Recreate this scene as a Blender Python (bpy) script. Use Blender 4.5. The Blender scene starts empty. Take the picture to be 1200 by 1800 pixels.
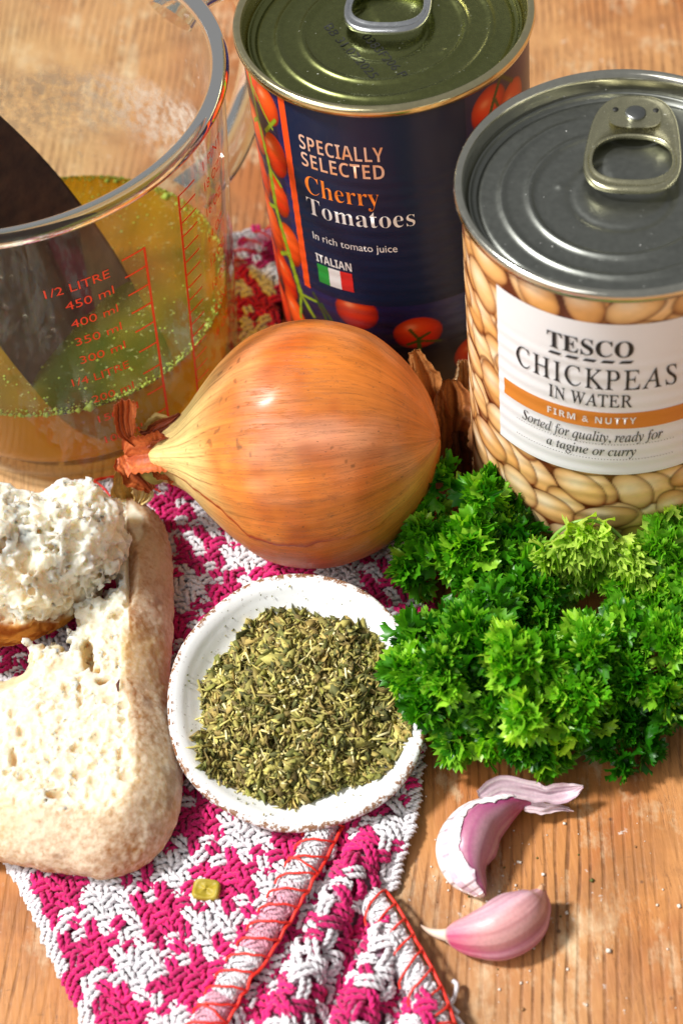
import bpy, bmesh, math
import numpy as np
from mathutils import Matrix, Vector

# ------------------------------------------------------------------ camera, light, world
S = 0.01                                   # all numbers below are centimetres
scene = bpy.context.scene
rng = np.random.default_rng(7)
col = scene.collection
FPX, PHI, ROLL, CAMH = 3149.0, 0.90168, -0.142187, 38.63
cam_d = bpy.data.cameras.new("camera")
cam = bpy.data.objects.new("camera", cam_d)
col.objects.link(cam)
fw = np.array([0, math.cos(PHI), -math.sin(PHI)]); rt = np.array([1.0, 0, 0]); up = np.cross(rt, fw)
r2 = math.cos(ROLL) * rt + math.sin(ROLL) * up
u2 = -math.sin(ROLL) * rt + math.cos(ROLL) * up
m = Matrix.Identity(4)
for i in range(3):
    m[i][0], m[i][1], m[i][2] = r2[i], u2[i], -fw[i]
m.translation = Vector((0, -20 * S, CAMH * S))
cam.matrix_world = m
cam_d.sensor_fit = 'VERTICAL'; cam_d.sensor_height = 27.0; cam_d.lens = FPX / 1800 * 27.0
cam_d.clip_start = 0.01; cam_d.clip_end = 50
cam_d.dof.use_dof = True; cam_d.dof.focus_distance = 0.45; cam_d.dof.aperture_fstop = 9.5
scene.camera = cam

world = bpy.data.worlds.new("World"); scene.world = world; world.use_nodes = True
wb = world.node_tree.nodes['Background']
wb.inputs[0].default_value = (1.0, 1.0, 0.99, 1); wb.inputs[1].default_value = 0.25

def lamp(name, kind, direction, energy, colour, **kw):
    l = bpy.data.lights.new(name, kind); l.energy = energy; l.color = colour
    o = bpy.data.objects.new(name, l); col.objects.link(o)
    d = Vector(direction).normalized()
    o.rotation_euler = (-d).to_track_quat('-Z', 'Y').to_euler()
    dist = kw.pop('dist', 100)
    o.location = Vector((0, 5 * S, 0)) + d * dist * S
    for k, v in kw.items(): setattr(l, k, v)
    return o
lamp("sun_light", 'SUN', (-0.62, 0.13, 0.86), 4.9, (1.0, 0.982, 0.95), angle=math.radians(8))
lamp("window_light", 'AREA', (-0.75, -0.45, 0.75), 8.0, (1.0, 0.98, 0.95), dist=120, shape='RECTANGLE', size=0.9, size_y=0.9)

scene.view_settings.view_transform = 'Standard'; scene.view_settings.look = 'None'
scene.view_settings.exposure = 0.0; scene.view_settings.gamma = 1.0
scene.render.engine = 'CYCLES'
cy = scene.cycles
cy.max_bounces = 12; cy.transparent_max_bounces = 24; cy.transmission_bounces = 10; cy.glossy_bounces = 4; cy.diffuse_bounces = 3
cy.use_denoising = True; cy.sample_clamp_indirect = 6.0; cy.caustics_reflective = False; cy.caustics_refractive = False

# ------------------------------------------------------------------ numpy noise
def _hash(i, j, k, seed):
    h = (i.astype(np.int64) * 374761393 + j.astype(np.int64) * 668265263 + k.astype(np.int64) * 2147483647 + seed * 974634777) & 0xffffffff
    h = ((h ^ (h >> 13)) * 1274126177) & 0xffffffff
    h = (h ^ (h >> 16)) * 2246822519 & 0xffffffff
    return ((h ^ (h >> 15)) & 0xffffff) / float(0xffffff)
def vnoise(P, scale=1.0, seed=0):
    Q = np.asarray(P, float) * scale
    I = np.floor(Q).astype(np.int64); F = Q - I; F = F * F * (3 - 2 * F)
    out = 0
    for a in (0, 1):
        for b in (0, 1):
            for c in (0, 1):
                w = (F[..., 0] if a else 1 - F[..., 0]) * (F[..., 1] if b else 1 - F[..., 1]) * (F[..., 2] if c else 1 - F[..., 2])
                out = out + w * _hash(I[..., 0] + a, I[..., 1] + b, I[..., 2] + c, seed)
    return out * 2 - 1
def fbm(P, scale=1.0, seed=0, octv=4, gain=0.5):
    s = 0; a = 1.0; t = 0
    for o in range(octv):
        s = s + a * vnoise(P, scale * 2 ** o, seed + o * 17); t += a; a *= gain
    return s / t
def sstep(a, b, x):
    t = np.clip((x - a) / (b - a), 0, 1); return t * t * (3 - 2 * t)
def mix(a, b, t):
    t = np.asarray(t)[..., None]; return np.asarray(a) * (1 - t) + np.asarray(b) * t
def lin(r, g, b):
    c = np.array([r, g, b]) / 255.0
    return np.where(c <= 0.04045, c / 12.92, ((c + 0.055) / 1.055) ** 2.4)

# ------------------------------------------------------------------ objects
def tag(o, label=None, cat=None, group=None, kind=None):
    if label: o['label'] = label
    if cat: o['category'] = cat
    if group: o['group'] = group
    if kind: o['kind'] = kind
    return o
def thing(name, loc, label, cat, group=None, kind=None):
    o = bpy.data.objects.new(name, None); col.objects.link(o); o.empty_display_size = 0.01
    o.location = Vector(loc) * S
    return tag(o, label, cat, group, kind)
def origin(parent):
    p = Vector((0, 0, 0))
    while parent is not None:
        p = p + parent.location; parent = parent.parent
    return np.array(p) / S
def mesh(name, V, F, mat, parent=None, smooth=True, colours=None, at=None, mats=None, fmat=None):
    """V in world centimetres; F an (n,3)/(n,4) array or a list of arrays of such."""
    V = np.asarray(V, float)
    o0 = origin(parent) if parent else (np.array(at, float) if at is not None else np.zeros(3))
    me = bpy.data.meshes.new(name)
    Fs = F if isinstance(F, list) else [F]
    Fs = [np.asarray(f, np.int32) for f in Fs if len(f)]
    nl = sum(f.size for f in Fs); nf = sum(len(f) for f in Fs)
    me.vertices.add(len(V)); me.vertices.foreach_set("co", ((V - o0) * S).astype(np.float32).ravel())
    me.loops.add(nl); me.loops.foreach_set("vertex_index", np.concatenate([f.ravel() for f in Fs]))
    starts = []; s = 0
    for f in Fs:
        starts.append(s + np.arange(len(f)) * f.shape[1]); s += f.size
    me.polygons.add(nf); me.polygons.foreach_set("loop_start", np.concatenate(starts).astype(np.int32))
    me.update(calc_edges=True)
    if smooth: me.polygons.foreach_set("use_smooth", np.ones(nf, bool))
    if colours is not None:
        c = np.ones((len(V), 4), np.float32); c[:, :3] = colours
        a = me.color_attributes.new("Col", 'FLOAT_COLOR', 'POINT'); a.data.foreach_set("color", c.ravel())
    for mm in (mats or [mat]): me.materials.append(mm)
    if fmat is not None: me.polygons.foreach_set("material_index", np.asarray(fmat, np.int32))
    me.update()
    o = bpy.data.objects.new(name, me); col.objects.link(o)
    if parent: o.parent = parent
    else: o.location = Vector(o0) * S
    return o
def gridF(nu, nv, wu=False, wv=False):
    iu = np.arange(nu if wu else nu - 1); iv = np.arange(nv if wv else nv - 1)
    A, B = np.meshgrid(iu, iv, indexing='ij')
    A2 = (A + 1) % nu; B2 = (B + 1) % nv
    return np.stack([A * nv + B, A2 * nv + B, A2 * nv + B2, A * nv + B2], -1).reshape(-1, 4)
def lathe(prof, c, n=128):
    prof = np.array(prof, float)
    a = np.linspace(0, 2 * np.pi, n, endpoint=False)
    V = np.stack([c[0] + prof[None, :, 0] * np.cos(a)[:, None], c[1] + prof[None, :, 0] * np.sin(a)[:, None], c[2] + np.broadcast_to(prof[None, :, 1], (n, len(prof)))], -1)
    return V.reshape(-1, 3), gridF(n, len(prof), True, False)
def smoothpath(P, n):
    """Catmull-Rom through rows of P (any number of columns)."""
    P = np.array(P, float); Q = np.vstack([2 * P[0] - P[1], P, 2 * P[-1] - P[-2]])
    t = np.linspace(0, len(P) - 1 - 1e-6, n); i = t.astype(int); f = (t - i)[:, None]
    a, b, c, d = Q[i], Q[i + 1], Q[i + 2], Q[i + 3]
    return 0.5 * (2 * b + (c - a) * f + (2 * a - 5 * b + 4 * c - d) * f ** 2 + (3 * b - a - 3 * c + d) * f ** 3)
def frames(C, hint=(0, 0, 1)):
    T = np.gradient(C, axis=0); T /= np.linalg.norm(T, axis=1)[:, None] + 1e-9
    N = np.empty_like(T); h = np.array(hint, float)
    for i, t in enumerate(T):
        n = h - t * (h @ t)
        if np.linalg.norm(n) < 1e-4: n = np.array([1.0, 0, 0]) - t * t[0]
        n /= np.linalg.norm(n); N[i] = n; h = n
    return T, N, np.cross(T, N)
def tube(path, rad, sides=8, caps=True):
    C = np.array(path, float); R = np.broadcast_to(np.asarray(rad, float), (len(C),))
    T, N, B = frames(C)
    a = np.linspace(0, 2 * np.pi, sides, endpoint=False)
    V = C[:, None] + R[:, None, None] * (np.cos(a)[None, :, None] * N[:, None] + np.sin(a)[None, :, None] * B[:, None])
    V = V.reshape(-1, 3); F = gridF(len(C), sides, False, True)
    if caps:
        n = len(V); V = np.vstack([V, C[0], C[-1]])
        i = np.arange(sides); j = (i + 1) % sides; e = (len(C) - 1) * sides
        return V, [F, np.concatenate([np.stack([np.full(sides, n), j, i], -1), np.stack([np.full(sides, n + 1), e + i, e + j], -1)])]
    return V, [F]
def join(parts):
    """parts: list of (V, [F..]) or (V, F) -> V, [tri, quad]"""
    Vs = []; T = []; Q = []; n = 0
    for V, F in parts:
        for f in (F if isinstance(F, list) else [F]):
            f = np.asarray(f)
            if len(f): (T if f.shape[1] == 3 else Q).append(f + n)
        Vs.append(V); n += len(V)
    out = []
    if T: out.append(np.concatenate(T))
    if Q: out.append(np.concatenate(Q))
    return np.concatenate(Vs), out
def scatter(tv, tf, M, L):
    """copies of template (tv, tf) by matrices M (n,3,3) at L (n,3)"""
    V = np.einsum('nij,kj->nki', M, tv) + L[:, None]
    n = len(M); F = (np.asarray(tf)[None] + (np.arange(n) * len(tv))[:, None, None]).reshape(-1, np.asarray(tf).shape[1])
    return V.reshape(-1, 3), F

# ------------------------------------------------------------------ materials
class NT:
    def __init__(s, name):
        s.m = bpy.data.materials.new(name); s.m.use_nodes = True; s.t = s.m.node_tree
        s.b = s.t.nodes['Principled BSDF']; s.out = s.t.nodes['Material Output']
    def n(s, typ, **kw):
        nd = s.t.nodes.new(typ)
        for k, v in kw.items():
            if k.startswith('i_'):
                key = k[2:]; key = int(key) if key.isdigit() else key.replace('_', ' ')
                s.set(nd.inputs[key], v)
            else: setattr(nd, k, v)
        return nd
    def set(s, sock, v):
        if isinstance(v, bpy.types.NodeSocket): s.t.links.new(v, sock)
        else: sock.default_value = v
    def p(s, **kw):
        for k, v in kw.items(): s.set(s.b.inputs[k.replace('_', ' ')], v)
    def cm(s, scale=(1, 1, 1), rot=(0, 0, 0)):
        tc = s.n('ShaderNodeTexCoord')
        mp = s.n('ShaderNodeMapping'); s.t.links.new(tc.outputs['Object'], mp.inputs[0])
        mp.inputs['Scale'].default_value = [100 * k for k in scale]; mp.inputs['Rotation'].default_value = rot
        return mp.outputs[0]
    def noise(s, vec, scale, detail=4, rough=0.5, dist=0.0):
        nd = s.n('ShaderNodeTexNoise'); s.t.links.new(vec, nd.inputs['Vector'])
        nd.inputs['Scale'].default_value = scale; nd.inputs['Detail'].default_value = detail
        nd.inputs['Roughness'].default_value = rough; nd.inputs['Distortion'].default_value = dist
        return nd.outputs['Fac']
    def ramp(s, fac, stops):
        nd = s.n('ShaderNodeValToRGB'); s.t.links.new(fac, nd.inputs[0]); e = nd.color_ramp.elements
        while len(e) < len(stops): e.new(0.5)
        for k, (p, c) in enumerate(stops):
            e[k].position = p; c = (c, c, c) if isinstance(c, (int, float)) else c; e[k].color = (*c, 1)
        return nd.outputs[0]
    def mixc(s, fac, a, b, mode='MIX'):
        nd = s.n('ShaderNodeMix', data_type='RGBA', blend_type=mode)
        s.set(nd.inputs[0], fac)
        for sock, v in ((nd.inputs[6], a), (nd.inputs[7], b)):
            s.set(sock, v if isinstance(v, bpy.types.NodeSocket) else (*v, 1))
        return nd.outputs[2]
    def math(s, op, a, b=0.0, clamp=False):
        nd = s.n('ShaderNodeMath', operation=op, use_clamp=clamp); s.set(nd.inputs[0], a); s.set(nd.inputs[1], b); return nd.outputs[0]
    def bump(s, h, strength=0.5, dist=0.05):
        nd = s.n('ShaderNodeBump'); s.t.links.new(h, nd.inputs['Height'])
        nd.inputs['Strength'].default_value = strength; nd.inputs['Distance'].default_value = dist * S
        s.t.links.new(nd.outputs[0], s.b.inputs['Normal']); return nd
    def schlick(s, f0):
        lw = s.n('ShaderNodeLayerWeight'); lw.inputs[0].default_value = 0.5
        return s.math('ADD', f0, s.math('MULTIPLY', 1 - f0, s.math('POWER', lw.outputs['Facing'], 5.0)))
    def col(s, name="Col"):
        return s.n('ShaderNodeAttribute', attribute_name=name).outputs['Color']

def mat_simple(name, c, rough=0.5, metal=0.0, var=0.12, vs=3.0, bump=0.0, bs=20.0, **kw):
    t = NT(name); v = t.cm(); n = t.noise(v, vs, 4)
    t.p(Base_Color=t.mixc(n, [x * (1 - var) for x in c], [min(1, x * (1 + var)) for x in c]), Roughness=rough, Metallic=metal, **kw)
    if bump: t.bump(t.noise(v, bs, 3), bump, 0.02)
    return t.m
def mat_vcol(name, rough=0.5, bump=0.0, bs=10.0, var=0.0, vs=10.0, bd=0.03, **kw):
    t = NT(name); v = t.cm(); c = t.col()
    if var:
        c = t.mixc(1.0, c, t.ramp(t.noise(v, vs, 5, 0.6), [(0.3, 1 - var), (0.7, 1 + var)]), 'MULTIPLY')
    t.p(Base_Color=c, Roughness=rough, **kw)
    if bump: t.bump(t.noise(v, bs, 5, 0.6), bump, bd)
    return t.m

def make_table_mat():
    t = NT("pine_table"); rot = (0, 0, math.radians(9))
    v = t.cm((1, 1, 1), rot)
    # ridged grain lines that run away from the viewer
    wob = t.noise(t.cm((0.22, 0.05, 1), rot), 1.0, 3)
    sx = t.n('ShaderNodeSeparateXYZ'); t.t.links.new(v, sx.inputs[0])
    x = t.math('ADD', sx.outputs[0], t.math('MULTIPLY', wob, 1.6))
    cx = t.n('ShaderNodeCombineXYZ'); t.set(cx.inputs[0], x); t.set(cx.inputs[1], t.math('MULTIPLY', sx.outputs[1], 0.035))
    lines = t.noise(cx.outputs[0], 3.6, 2, 0.5)
    l2 = t.n('ShaderNodeTexWave', wave_type='BANDS', bands_direction='X'); t.t.links.new(cx.outputs[0], l2.inputs[0])
    l2.inputs['Scale'].default_value = 1.15; l2.inputs['Distortion'].default_value = 3.4; l2.inputs['Detail'].default_value = 3; l2.inputs['Detail Scale'].default_value = 0.45; l2.inputs['Detail Roughness'].default_value = 0.6
    line = t.ramp(l2.outputs['Fac'], [(0.0, 1.0), (0.10, 0.9), (0.24, 0.15), (0.5, 0.0)])
    fib = t.noise(t.cm((14, 0.5, 1), rot), 1.0, 4, 0.6)
    blot = t.noise(v, 0.13, 5, 0.65, 0.9)
    tint = t.noise(t.cm((0.10, 0.03, 1), rot), 1.0, 3)
    base = t.mixc(t.ramp(blot, [(0.42, 0.0), (0.58, 1.0)]), (0.53, 0.215, 0.062), (0.38, 0.105, 0.023))
    base = t.mixc(t.ramp(tint, [(0.40, 0.0), (0.62, 1.0)]), base, (0.58, 0.36, 0.165))
    base = t.mixc(t.math('MULTIPLY', t.ramp(fib, [(0.35, 0.0), (0.75, 1.0)]), 0.45), base, (0.38, 0.15, 0.05))
    patch = t.ramp(t.noise(v, 0.35, 3), [(0.38, 0.05), (0.62, 1.0)])
    lfac = t.math('MULTIPLY', t.math('MULTIPLY', line, patch), t.ramp(t.noise(t.cm((2, 3, 1), rot), 1.0, 3), [(0.3, 0.35), (0.6, 0.8)]))
    base = t.mixc(lfac, base, (0.11, 0.038, 0.013))
    # old scratches, dark marks and pale paint or flour spots
    dark = t.ramp(t.noise(t.cm((0.9, 5.0, 1), rot), 1.0, 5, 0.7), [(0.66, 0.0), (0.73, 0.75)])
    base = t.mixc(dark, base, (0.07, 0.035, 0.02))
    crk = t.ramp(t.noise(t.cm((3.2, 0.12, 1), rot), 1.0, 6, 0.75, 0.3), [(0.488, 0.0), (0.5, 0.85), (0.512, 0.0)])
    base = t.mixc(t.math('MULTIPLY', crk, t.ramp(t.noise(v, 0.5, 3), [(0.45, 0.0), (0.6, 1.0)])), base, (0.09, 0.035, 0.015))
    scuff = t.ramp(t.noise(t.cm((0.7, 0.35, 1), rot), 1.0, 6, 0.75), [(0.53, 0.0), (0.68, 0.75)])
    base = t.mixc(scuff, base, (0.70, 0.54, 0.34))
    stain = t.ramp(t.noise(v, 0.28, 5, 0.7, 0.5), [(0.50, 0.0), (0.66, 0.55)])
    base = t.mixc(stain, base, (0.26, 0.11, 0.04))
    spots = t.ramp(t.noise(v, 2.3, 4, 0.65), [(0.66, 0.0), (0.71, 0.7)])
    base = t.mixc(t.math('MULTIPLY', spots, t.ramp(t.noise(v, 0.3, 2), [(0.46, 0.0), (0.58, 1.0)])), base, (0.72, 0.70, 0.66))
    vor = t.n('ShaderNodeTexVoronoi', feature='F1'); t.t.links.new(v, vor.inputs['Vector']); vor.inputs['Scale'].default_value = 1.1
    pin = t.ramp(vor.outputs['Distance'], [(0.035, 1.0), (0.07, 0.0)])
    base = t.mixc(t.math('MULTIPLY', pin, 0.8), base, (0.10, 0.05, 0.03))
    rough = t.ramp(t.noise(v, 0.6, 4), [(0.3, 0.34), (0.7, 0.55)])
    t.p(Base_Color=base, Roughness=rough, Specular_IOR_Level=0.45)
    h = t.math('SUBTRACT', t.math('MULTIPLY', fib, 0.35), t.math('MULTIPLY', lfac, 1.0))
    t.bump(h, 0.6, 0.05)
    return t.m

M = {}
M['table'] = make_table_mat()

def make_glass(name, thin, splash=1.0):
    t = NT(name)
    if not thin:
        t.p(Base_Color=(0.80, 0.90, 0.87, 1), Roughness=0.02, IOR=1.47, Transmission_Weight=1.0)
        return t.m
    tr = t.n('ShaderNodeBsdfTransparent'); tr.inputs[0].default_value = (0.965, 0.975, 0.965, 1)
    gl = t.n('ShaderNodeBsdfGlossy'); gl.inputs['Roughness'].default_value = 0.03
    mx = t.n('ShaderNodeMixShader')
    t.t.links.new(t.schlick(0.035 if not splash else 0.008), mx.inputs[0]); t.t.links.new(tr.outputs[0], mx.inputs[1]); t.t.links.new(gl.outputs[0], mx.inputs[2])
    # dried splashes and mist on the wall
    v = t.cm(); d = t.n('ShaderNodeBsdfDiffuse'); d.inputs[0].default_value = (0.85, 0.83, 0.75, 1)
    sp = t.ramp(t.noise(v, 3.2, 5, 0.65), [(0.62, 0.0), (0.70, 0.40 * splash)])
    sp2 = t.ramp(t.noise(v, 0.45, 3, 0.5), [(0.45, 0.0), (0.62, 1.0)])
    f = t.math('ADD', t.math('MULTIPLY', sp, sp2), t.math('MULTIPLY', t.ramp(t.noise(v, 0.3, 3), [(0.3, 0.0), (0.7, 0.035)]), 1.0))
    m2 = t.n('ShaderNodeMixShader'); t.t.links.new(f, m2.inputs[0]); t.t.links.new(mx.outputs[0], m2.inputs[1]); t.t.links.new(d.outputs[0], m2.inputs[2])
    t.t.links.new(m2.outputs[0], t.out.inputs[0])
    return t.m
M['glass'] = make_glass("clear_glass", False)
M['thin_glass'] = make_glass("jug_wall_glass", True, 0.0)
M['inner_glass'] = make_glass("splashed_jug_glass", True, 1.0)
M['red_print'] = mat_simple("red_print", (0.95, 0.06, 0.012), 0.45)

def make_metal(name, c, rough, brush=6.0):
    t = NT(name); v = t.cm()
    n = t.noise(v, brush, 5, 0.7); sp = t.ramp(t.noise(v, 9.0, 2, 0.5), [(0.73, 0.0), (0.77, 0.6)])
    b = t.mixc(n, [x * 0.82 for x in c], [min(1, x * 1.12) for x in c])
    t.p(Base_Color=t.mixc(sp, b, (0.8, 0.8, 0.76)), Metallic=t.math('SUBTRACT', 1.0, sp), Roughness=t.math('ADD', t.math('MULTIPLY', n, 0.16), rough - 0.08))
    t.bump(t.noise(v, 14.0, 3), 0.06, 0.01)
    return t.m
M['lid_olive'] = make_metal("olive_lacquered_tin", (0.24, 0.26, 0.10), 0.27)
M['rim_gold'] = make_metal("gold_lacquered_rim", (0.78, 0.70, 0.42), 0.20)
M['lid_grey'] = make_metal("grey_tin", (0.27, 0.28, 0.255), 0.36)
M['rim_grey'] = make_metal("bright_tin_rim", (0.72, 0.71, 0.62), 0.18)
M['tab_olive'] = make_metal("pale_gold_ring_pull", (0.68, 0.65, 0.43), 0.26)
M['tab_silver'] = make_metal("silver_ring_pull", (0.75, 0.77, 0.80), 0.25)
M['rivet'] = make_metal("dark_rivet", (0.30, 0.31, 0.30), 0.3)
M['label_print'] = mat_vcol("printed_label", 0.36, Coat_Weight=0.15, Coat_Roughness=0.15)
M['white_paper'] = mat_simple("white_label_paper", (0.86, 0.87, 0.90), 0.4, var=0.02, Coat_Weight=0.15, Coat_Roughness=0.2)
M['navy'] = mat_simple("navy_label", (0.007, 0.017, 0.055), 0.38, var=0.05, Specular_IOR_Level=0.3, Coat_Weight=0.08, Coat_Roughness=0.15)
M['ink'] = mat_simple("black_ink", (0.02, 0.018, 0.022), 0.5)
M['lidink'] = mat_simple("black_lid_ink", (0.010, 0.010, 0.008), 0.6)
M['orange_ink'] = mat_simple("orange_ink", (0.70, 0.24, 0.035), 0.45, var=0.03)
M['white_ink'] = mat_simple("white_ink", (0.88, 0.88, 0.88), 0.45, var=0.02)
M['cherry_ink'] = mat_simple("orange_lettering", (0.88, 0.24, 0.03), 0.45, var=0.03)
M['stripe'] = mat_simple("orange_red_stripe", (0.88, 0.085, 0.012), 0.4, var=0.04)
M['flag_green'] = mat_simple("green_ink", (0.02, 0.34, 0.05), 0.45, var=0.03)
M['flag_red'] = mat_simple("red_ink", (0.78, 0.025, 0.02), 0.45, var=0.03)
def foil():
    t = NT("copper_foil"); n = t.noise(t.cm(), 0.9, 2)
    t.p(Base_Color=t.mixc(t.ramp(n, [(0.4, 0.0), (0.6, 1.0)]), (0.80, 0.34, 0.13), (0.86, 0.66, 0.56)), Roughness=0.35, Metallic=0.15); return t.m
M['foil'] = foil()

# ------------------------------------------------------------------ table
def build_table():
    n = 60
    x = np.linspace(-70, 70, n); y = np.linspace(-40, 110, n)
    X, Y = np.meshgrid(x, y, indexing='ij')
    V = np.stack([X, Y, np.zeros_like(X)], -1).reshape(-1, 3)
    top = V; bot = V + [0, 0, -3]
    F = gridF(n, n)
    idx = np.arange(n * n).reshape(n, n)
    ring = np.concatenate([idx[:-1, 0], idx[-1, :-1], idx[::-1, -1][:-1], idx[0, ::-1][:-1]])
    r2_ = np.roll(ring, -1); side = np.stack([r2_, ring, ring + n * n, r2_ + n * n], -1)
    o = mesh("tabletop", np.vstack([top, bot]), [F, side, F[:, ::-1] + n * n], M['table'], smooth=False)
    tag(o, "worn orange brown pine tabletop with dark ridged grain", None, None, 'structure')
build_table()

# ------------------------------------------------------------------ lettering
def text_mesh(s, offset=0.0, space=1.0):
    c = bpy.data.curves.new('lettering', 'FONT'); c.body = s; c.offset = offset; c.space_character = space; c.resolution_u = 3
    o = bpy.data.objects.new('lettering', c); col.objects.link(o)
    dg = bpy.context.evaluated_depsgraph_get(); dg.update()
    me = bpy.data.meshes.new_from_object(o.evaluated_get(dg))
    bpy.data.objects.remove(o); bpy.data.curves.remove(c)
    return me
def lettering(s, place, width, cap, mat, parent, offset=0.0, space=1.0, lift=0.02, name="lettering", shear=0.0, cuts=0.18, capref=None, thin=0.0):
    """fit text to width and cap height (cm), then place(u, v, lift) -> world points; v=0 on the baseline"""
    me = text_mesh(s, offset, space)
    bm = bmesh.new(); bm.from_mesh(me); bpy.data.meshes.remove(me)
    if thin:
        bmesh.ops.remove_doubles(bm, verts=bm.verts[:], dist=1e-5)
        r_ = bmesh.ops.inset_region(bm, faces=bm.faces[:], thickness=thin, use_even_offset=True, use_boundary=True)
        bmesh.ops.delete(bm, geom=r_['faces'], context='FACES')
    for v in bm.verts: v.co.x += shear * v.co.y
    xs = [v.co.x for v in bm.verts]; x0, x1 = min(xs), max(xs)
    kx = width / (x1 - x0); ky = cap / (capref or 0.70)
    for v in bm.verts:
        v.co.x = (v.co.x - x0) * kx; v.co.y *= ky
    if cuts:
        k = cuts
        while k < width:
            bmesh.ops.bisect_plane(bm, geom=bm.verts[:] + bm.edges[:] + bm.faces[:], plane_co=(k, 0, 0), plane_no=(1, 0, 0)); k += cuts
    bmesh.ops.triangulate(bm, faces=bm.faces[:])
    V = np.array([v.co[:] for v in bm.verts]); bm.verts.index_update()
    F = np.array([[v.index for v in f.verts] for f in bm.faces]); bm.free()
    W = place(V[:, 0], V[:, 1], lift)
    return mesh(name, W, F, mat, parent, smooth=False)

# ------------------------------------------------------------------ tins
RB = 3.66
def can_r(z):
    rib = 0.006 * np.sin(2 * np.pi * z / 0.42) * sstep(2.0, 2.6, z) * (1 - sstep(8.4, 9.0, z))
    return RB + rib
def on_can(c, th_c, z0):
    """u measured along the can from angle th_c (degrees)"""
    def place(u, v, lift):
        th = np.radians(th_c) + u / RB; z = z0 + v; r = can_r(z) + lift
        return np.stack([c[0] + r * np.cos(th), c[1] + r * np.sin(th), z], -1)
    return place
def patch(c, t0, t1, z0, z1, lift, mat, parent, name):
    nu = max(2, int(abs(t1 - t0) / 2)); nv = max(2, int((z1 - z0) / 0.07))
    U, W = np.meshgrid(np.radians(np.linspace(t0, t1, nu)), np.linspace(z0, z1, nv), indexing='ij')
    r = can_r(W) + lift
    V = np.stack([c[0] + r * np.cos(U), c[1] + r * np.sin(U), W], -1).reshape(-1, 3)
    return mesh(name, V, gridF(nu, nv), mat, parent)
def ctext(c, s, t0, t1, z, cap, mat, parent, **kw):
    return lettering(s, on_can(c, t0, z), math.radians(t1 - t0) * RB, cap, mat, parent, **kw)

def can_print(c, paint, parent, name="label"):
    nu, nv = 560, 340
    th = np.linspace(-np.pi, np.pi, nu, endpoint=False); z = np.linspace(0.42, 10.62, nv)
    U, W = np.meshgrid(th, z, indexing='ij')
    r = can_r(W) - 0.004
    V = np.stack([c[0] + r * np.cos(U), c[1] + r * np.sin(U), W], -1).reshape(-1, 3)
    C = paint(np.degrees(U), W)
    return mesh(name, V, gridF(nu, nv, True, False), M['label_print'], parent, colours=C.reshape(-1, 3))

def lid_z(px, py, ang0, tx, ty):
    RR = np.hypot(px, py); AA = np.arctan2(py, px)
    d = np.arctan2(np.sin(AA - ang0), np.cos(AA - ang0)); fade = sstep(0.55, 0.95, np.abs(d))
    Z = 10.38 + 0 * RR
    Z += 0.10 * (1 - sstep(0.0, 0.06, np.abs(RR - 3.46))) - 0.07 * np.exp(-((RR - 3.32) / 0.07) ** 2)
    Z += 0.060 * np.exp(-((RR - 2.72) / 0.085) ** 2) * fade + 0.072 * np.exp(-((RR - 2.08) / 0.09) ** 2) * fade - 0.04 * sstep(2.2, 1.9, RR) * fade
    Z -= 0.03 * np.exp(-((RR - 1.15) / 0.11) ** 2) * fade
    Z -= 0.05 * (1 - sstep(0.75, 0.95, np.hypot(px - tx, py - ty)))
    for bx, by in ((-1.3, 0.55), (1.35, -1.2)): Z += 0.04 * np.exp(-((px - bx) ** 2 + (py - by) ** 2) / 0.012)
    return Z
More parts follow.
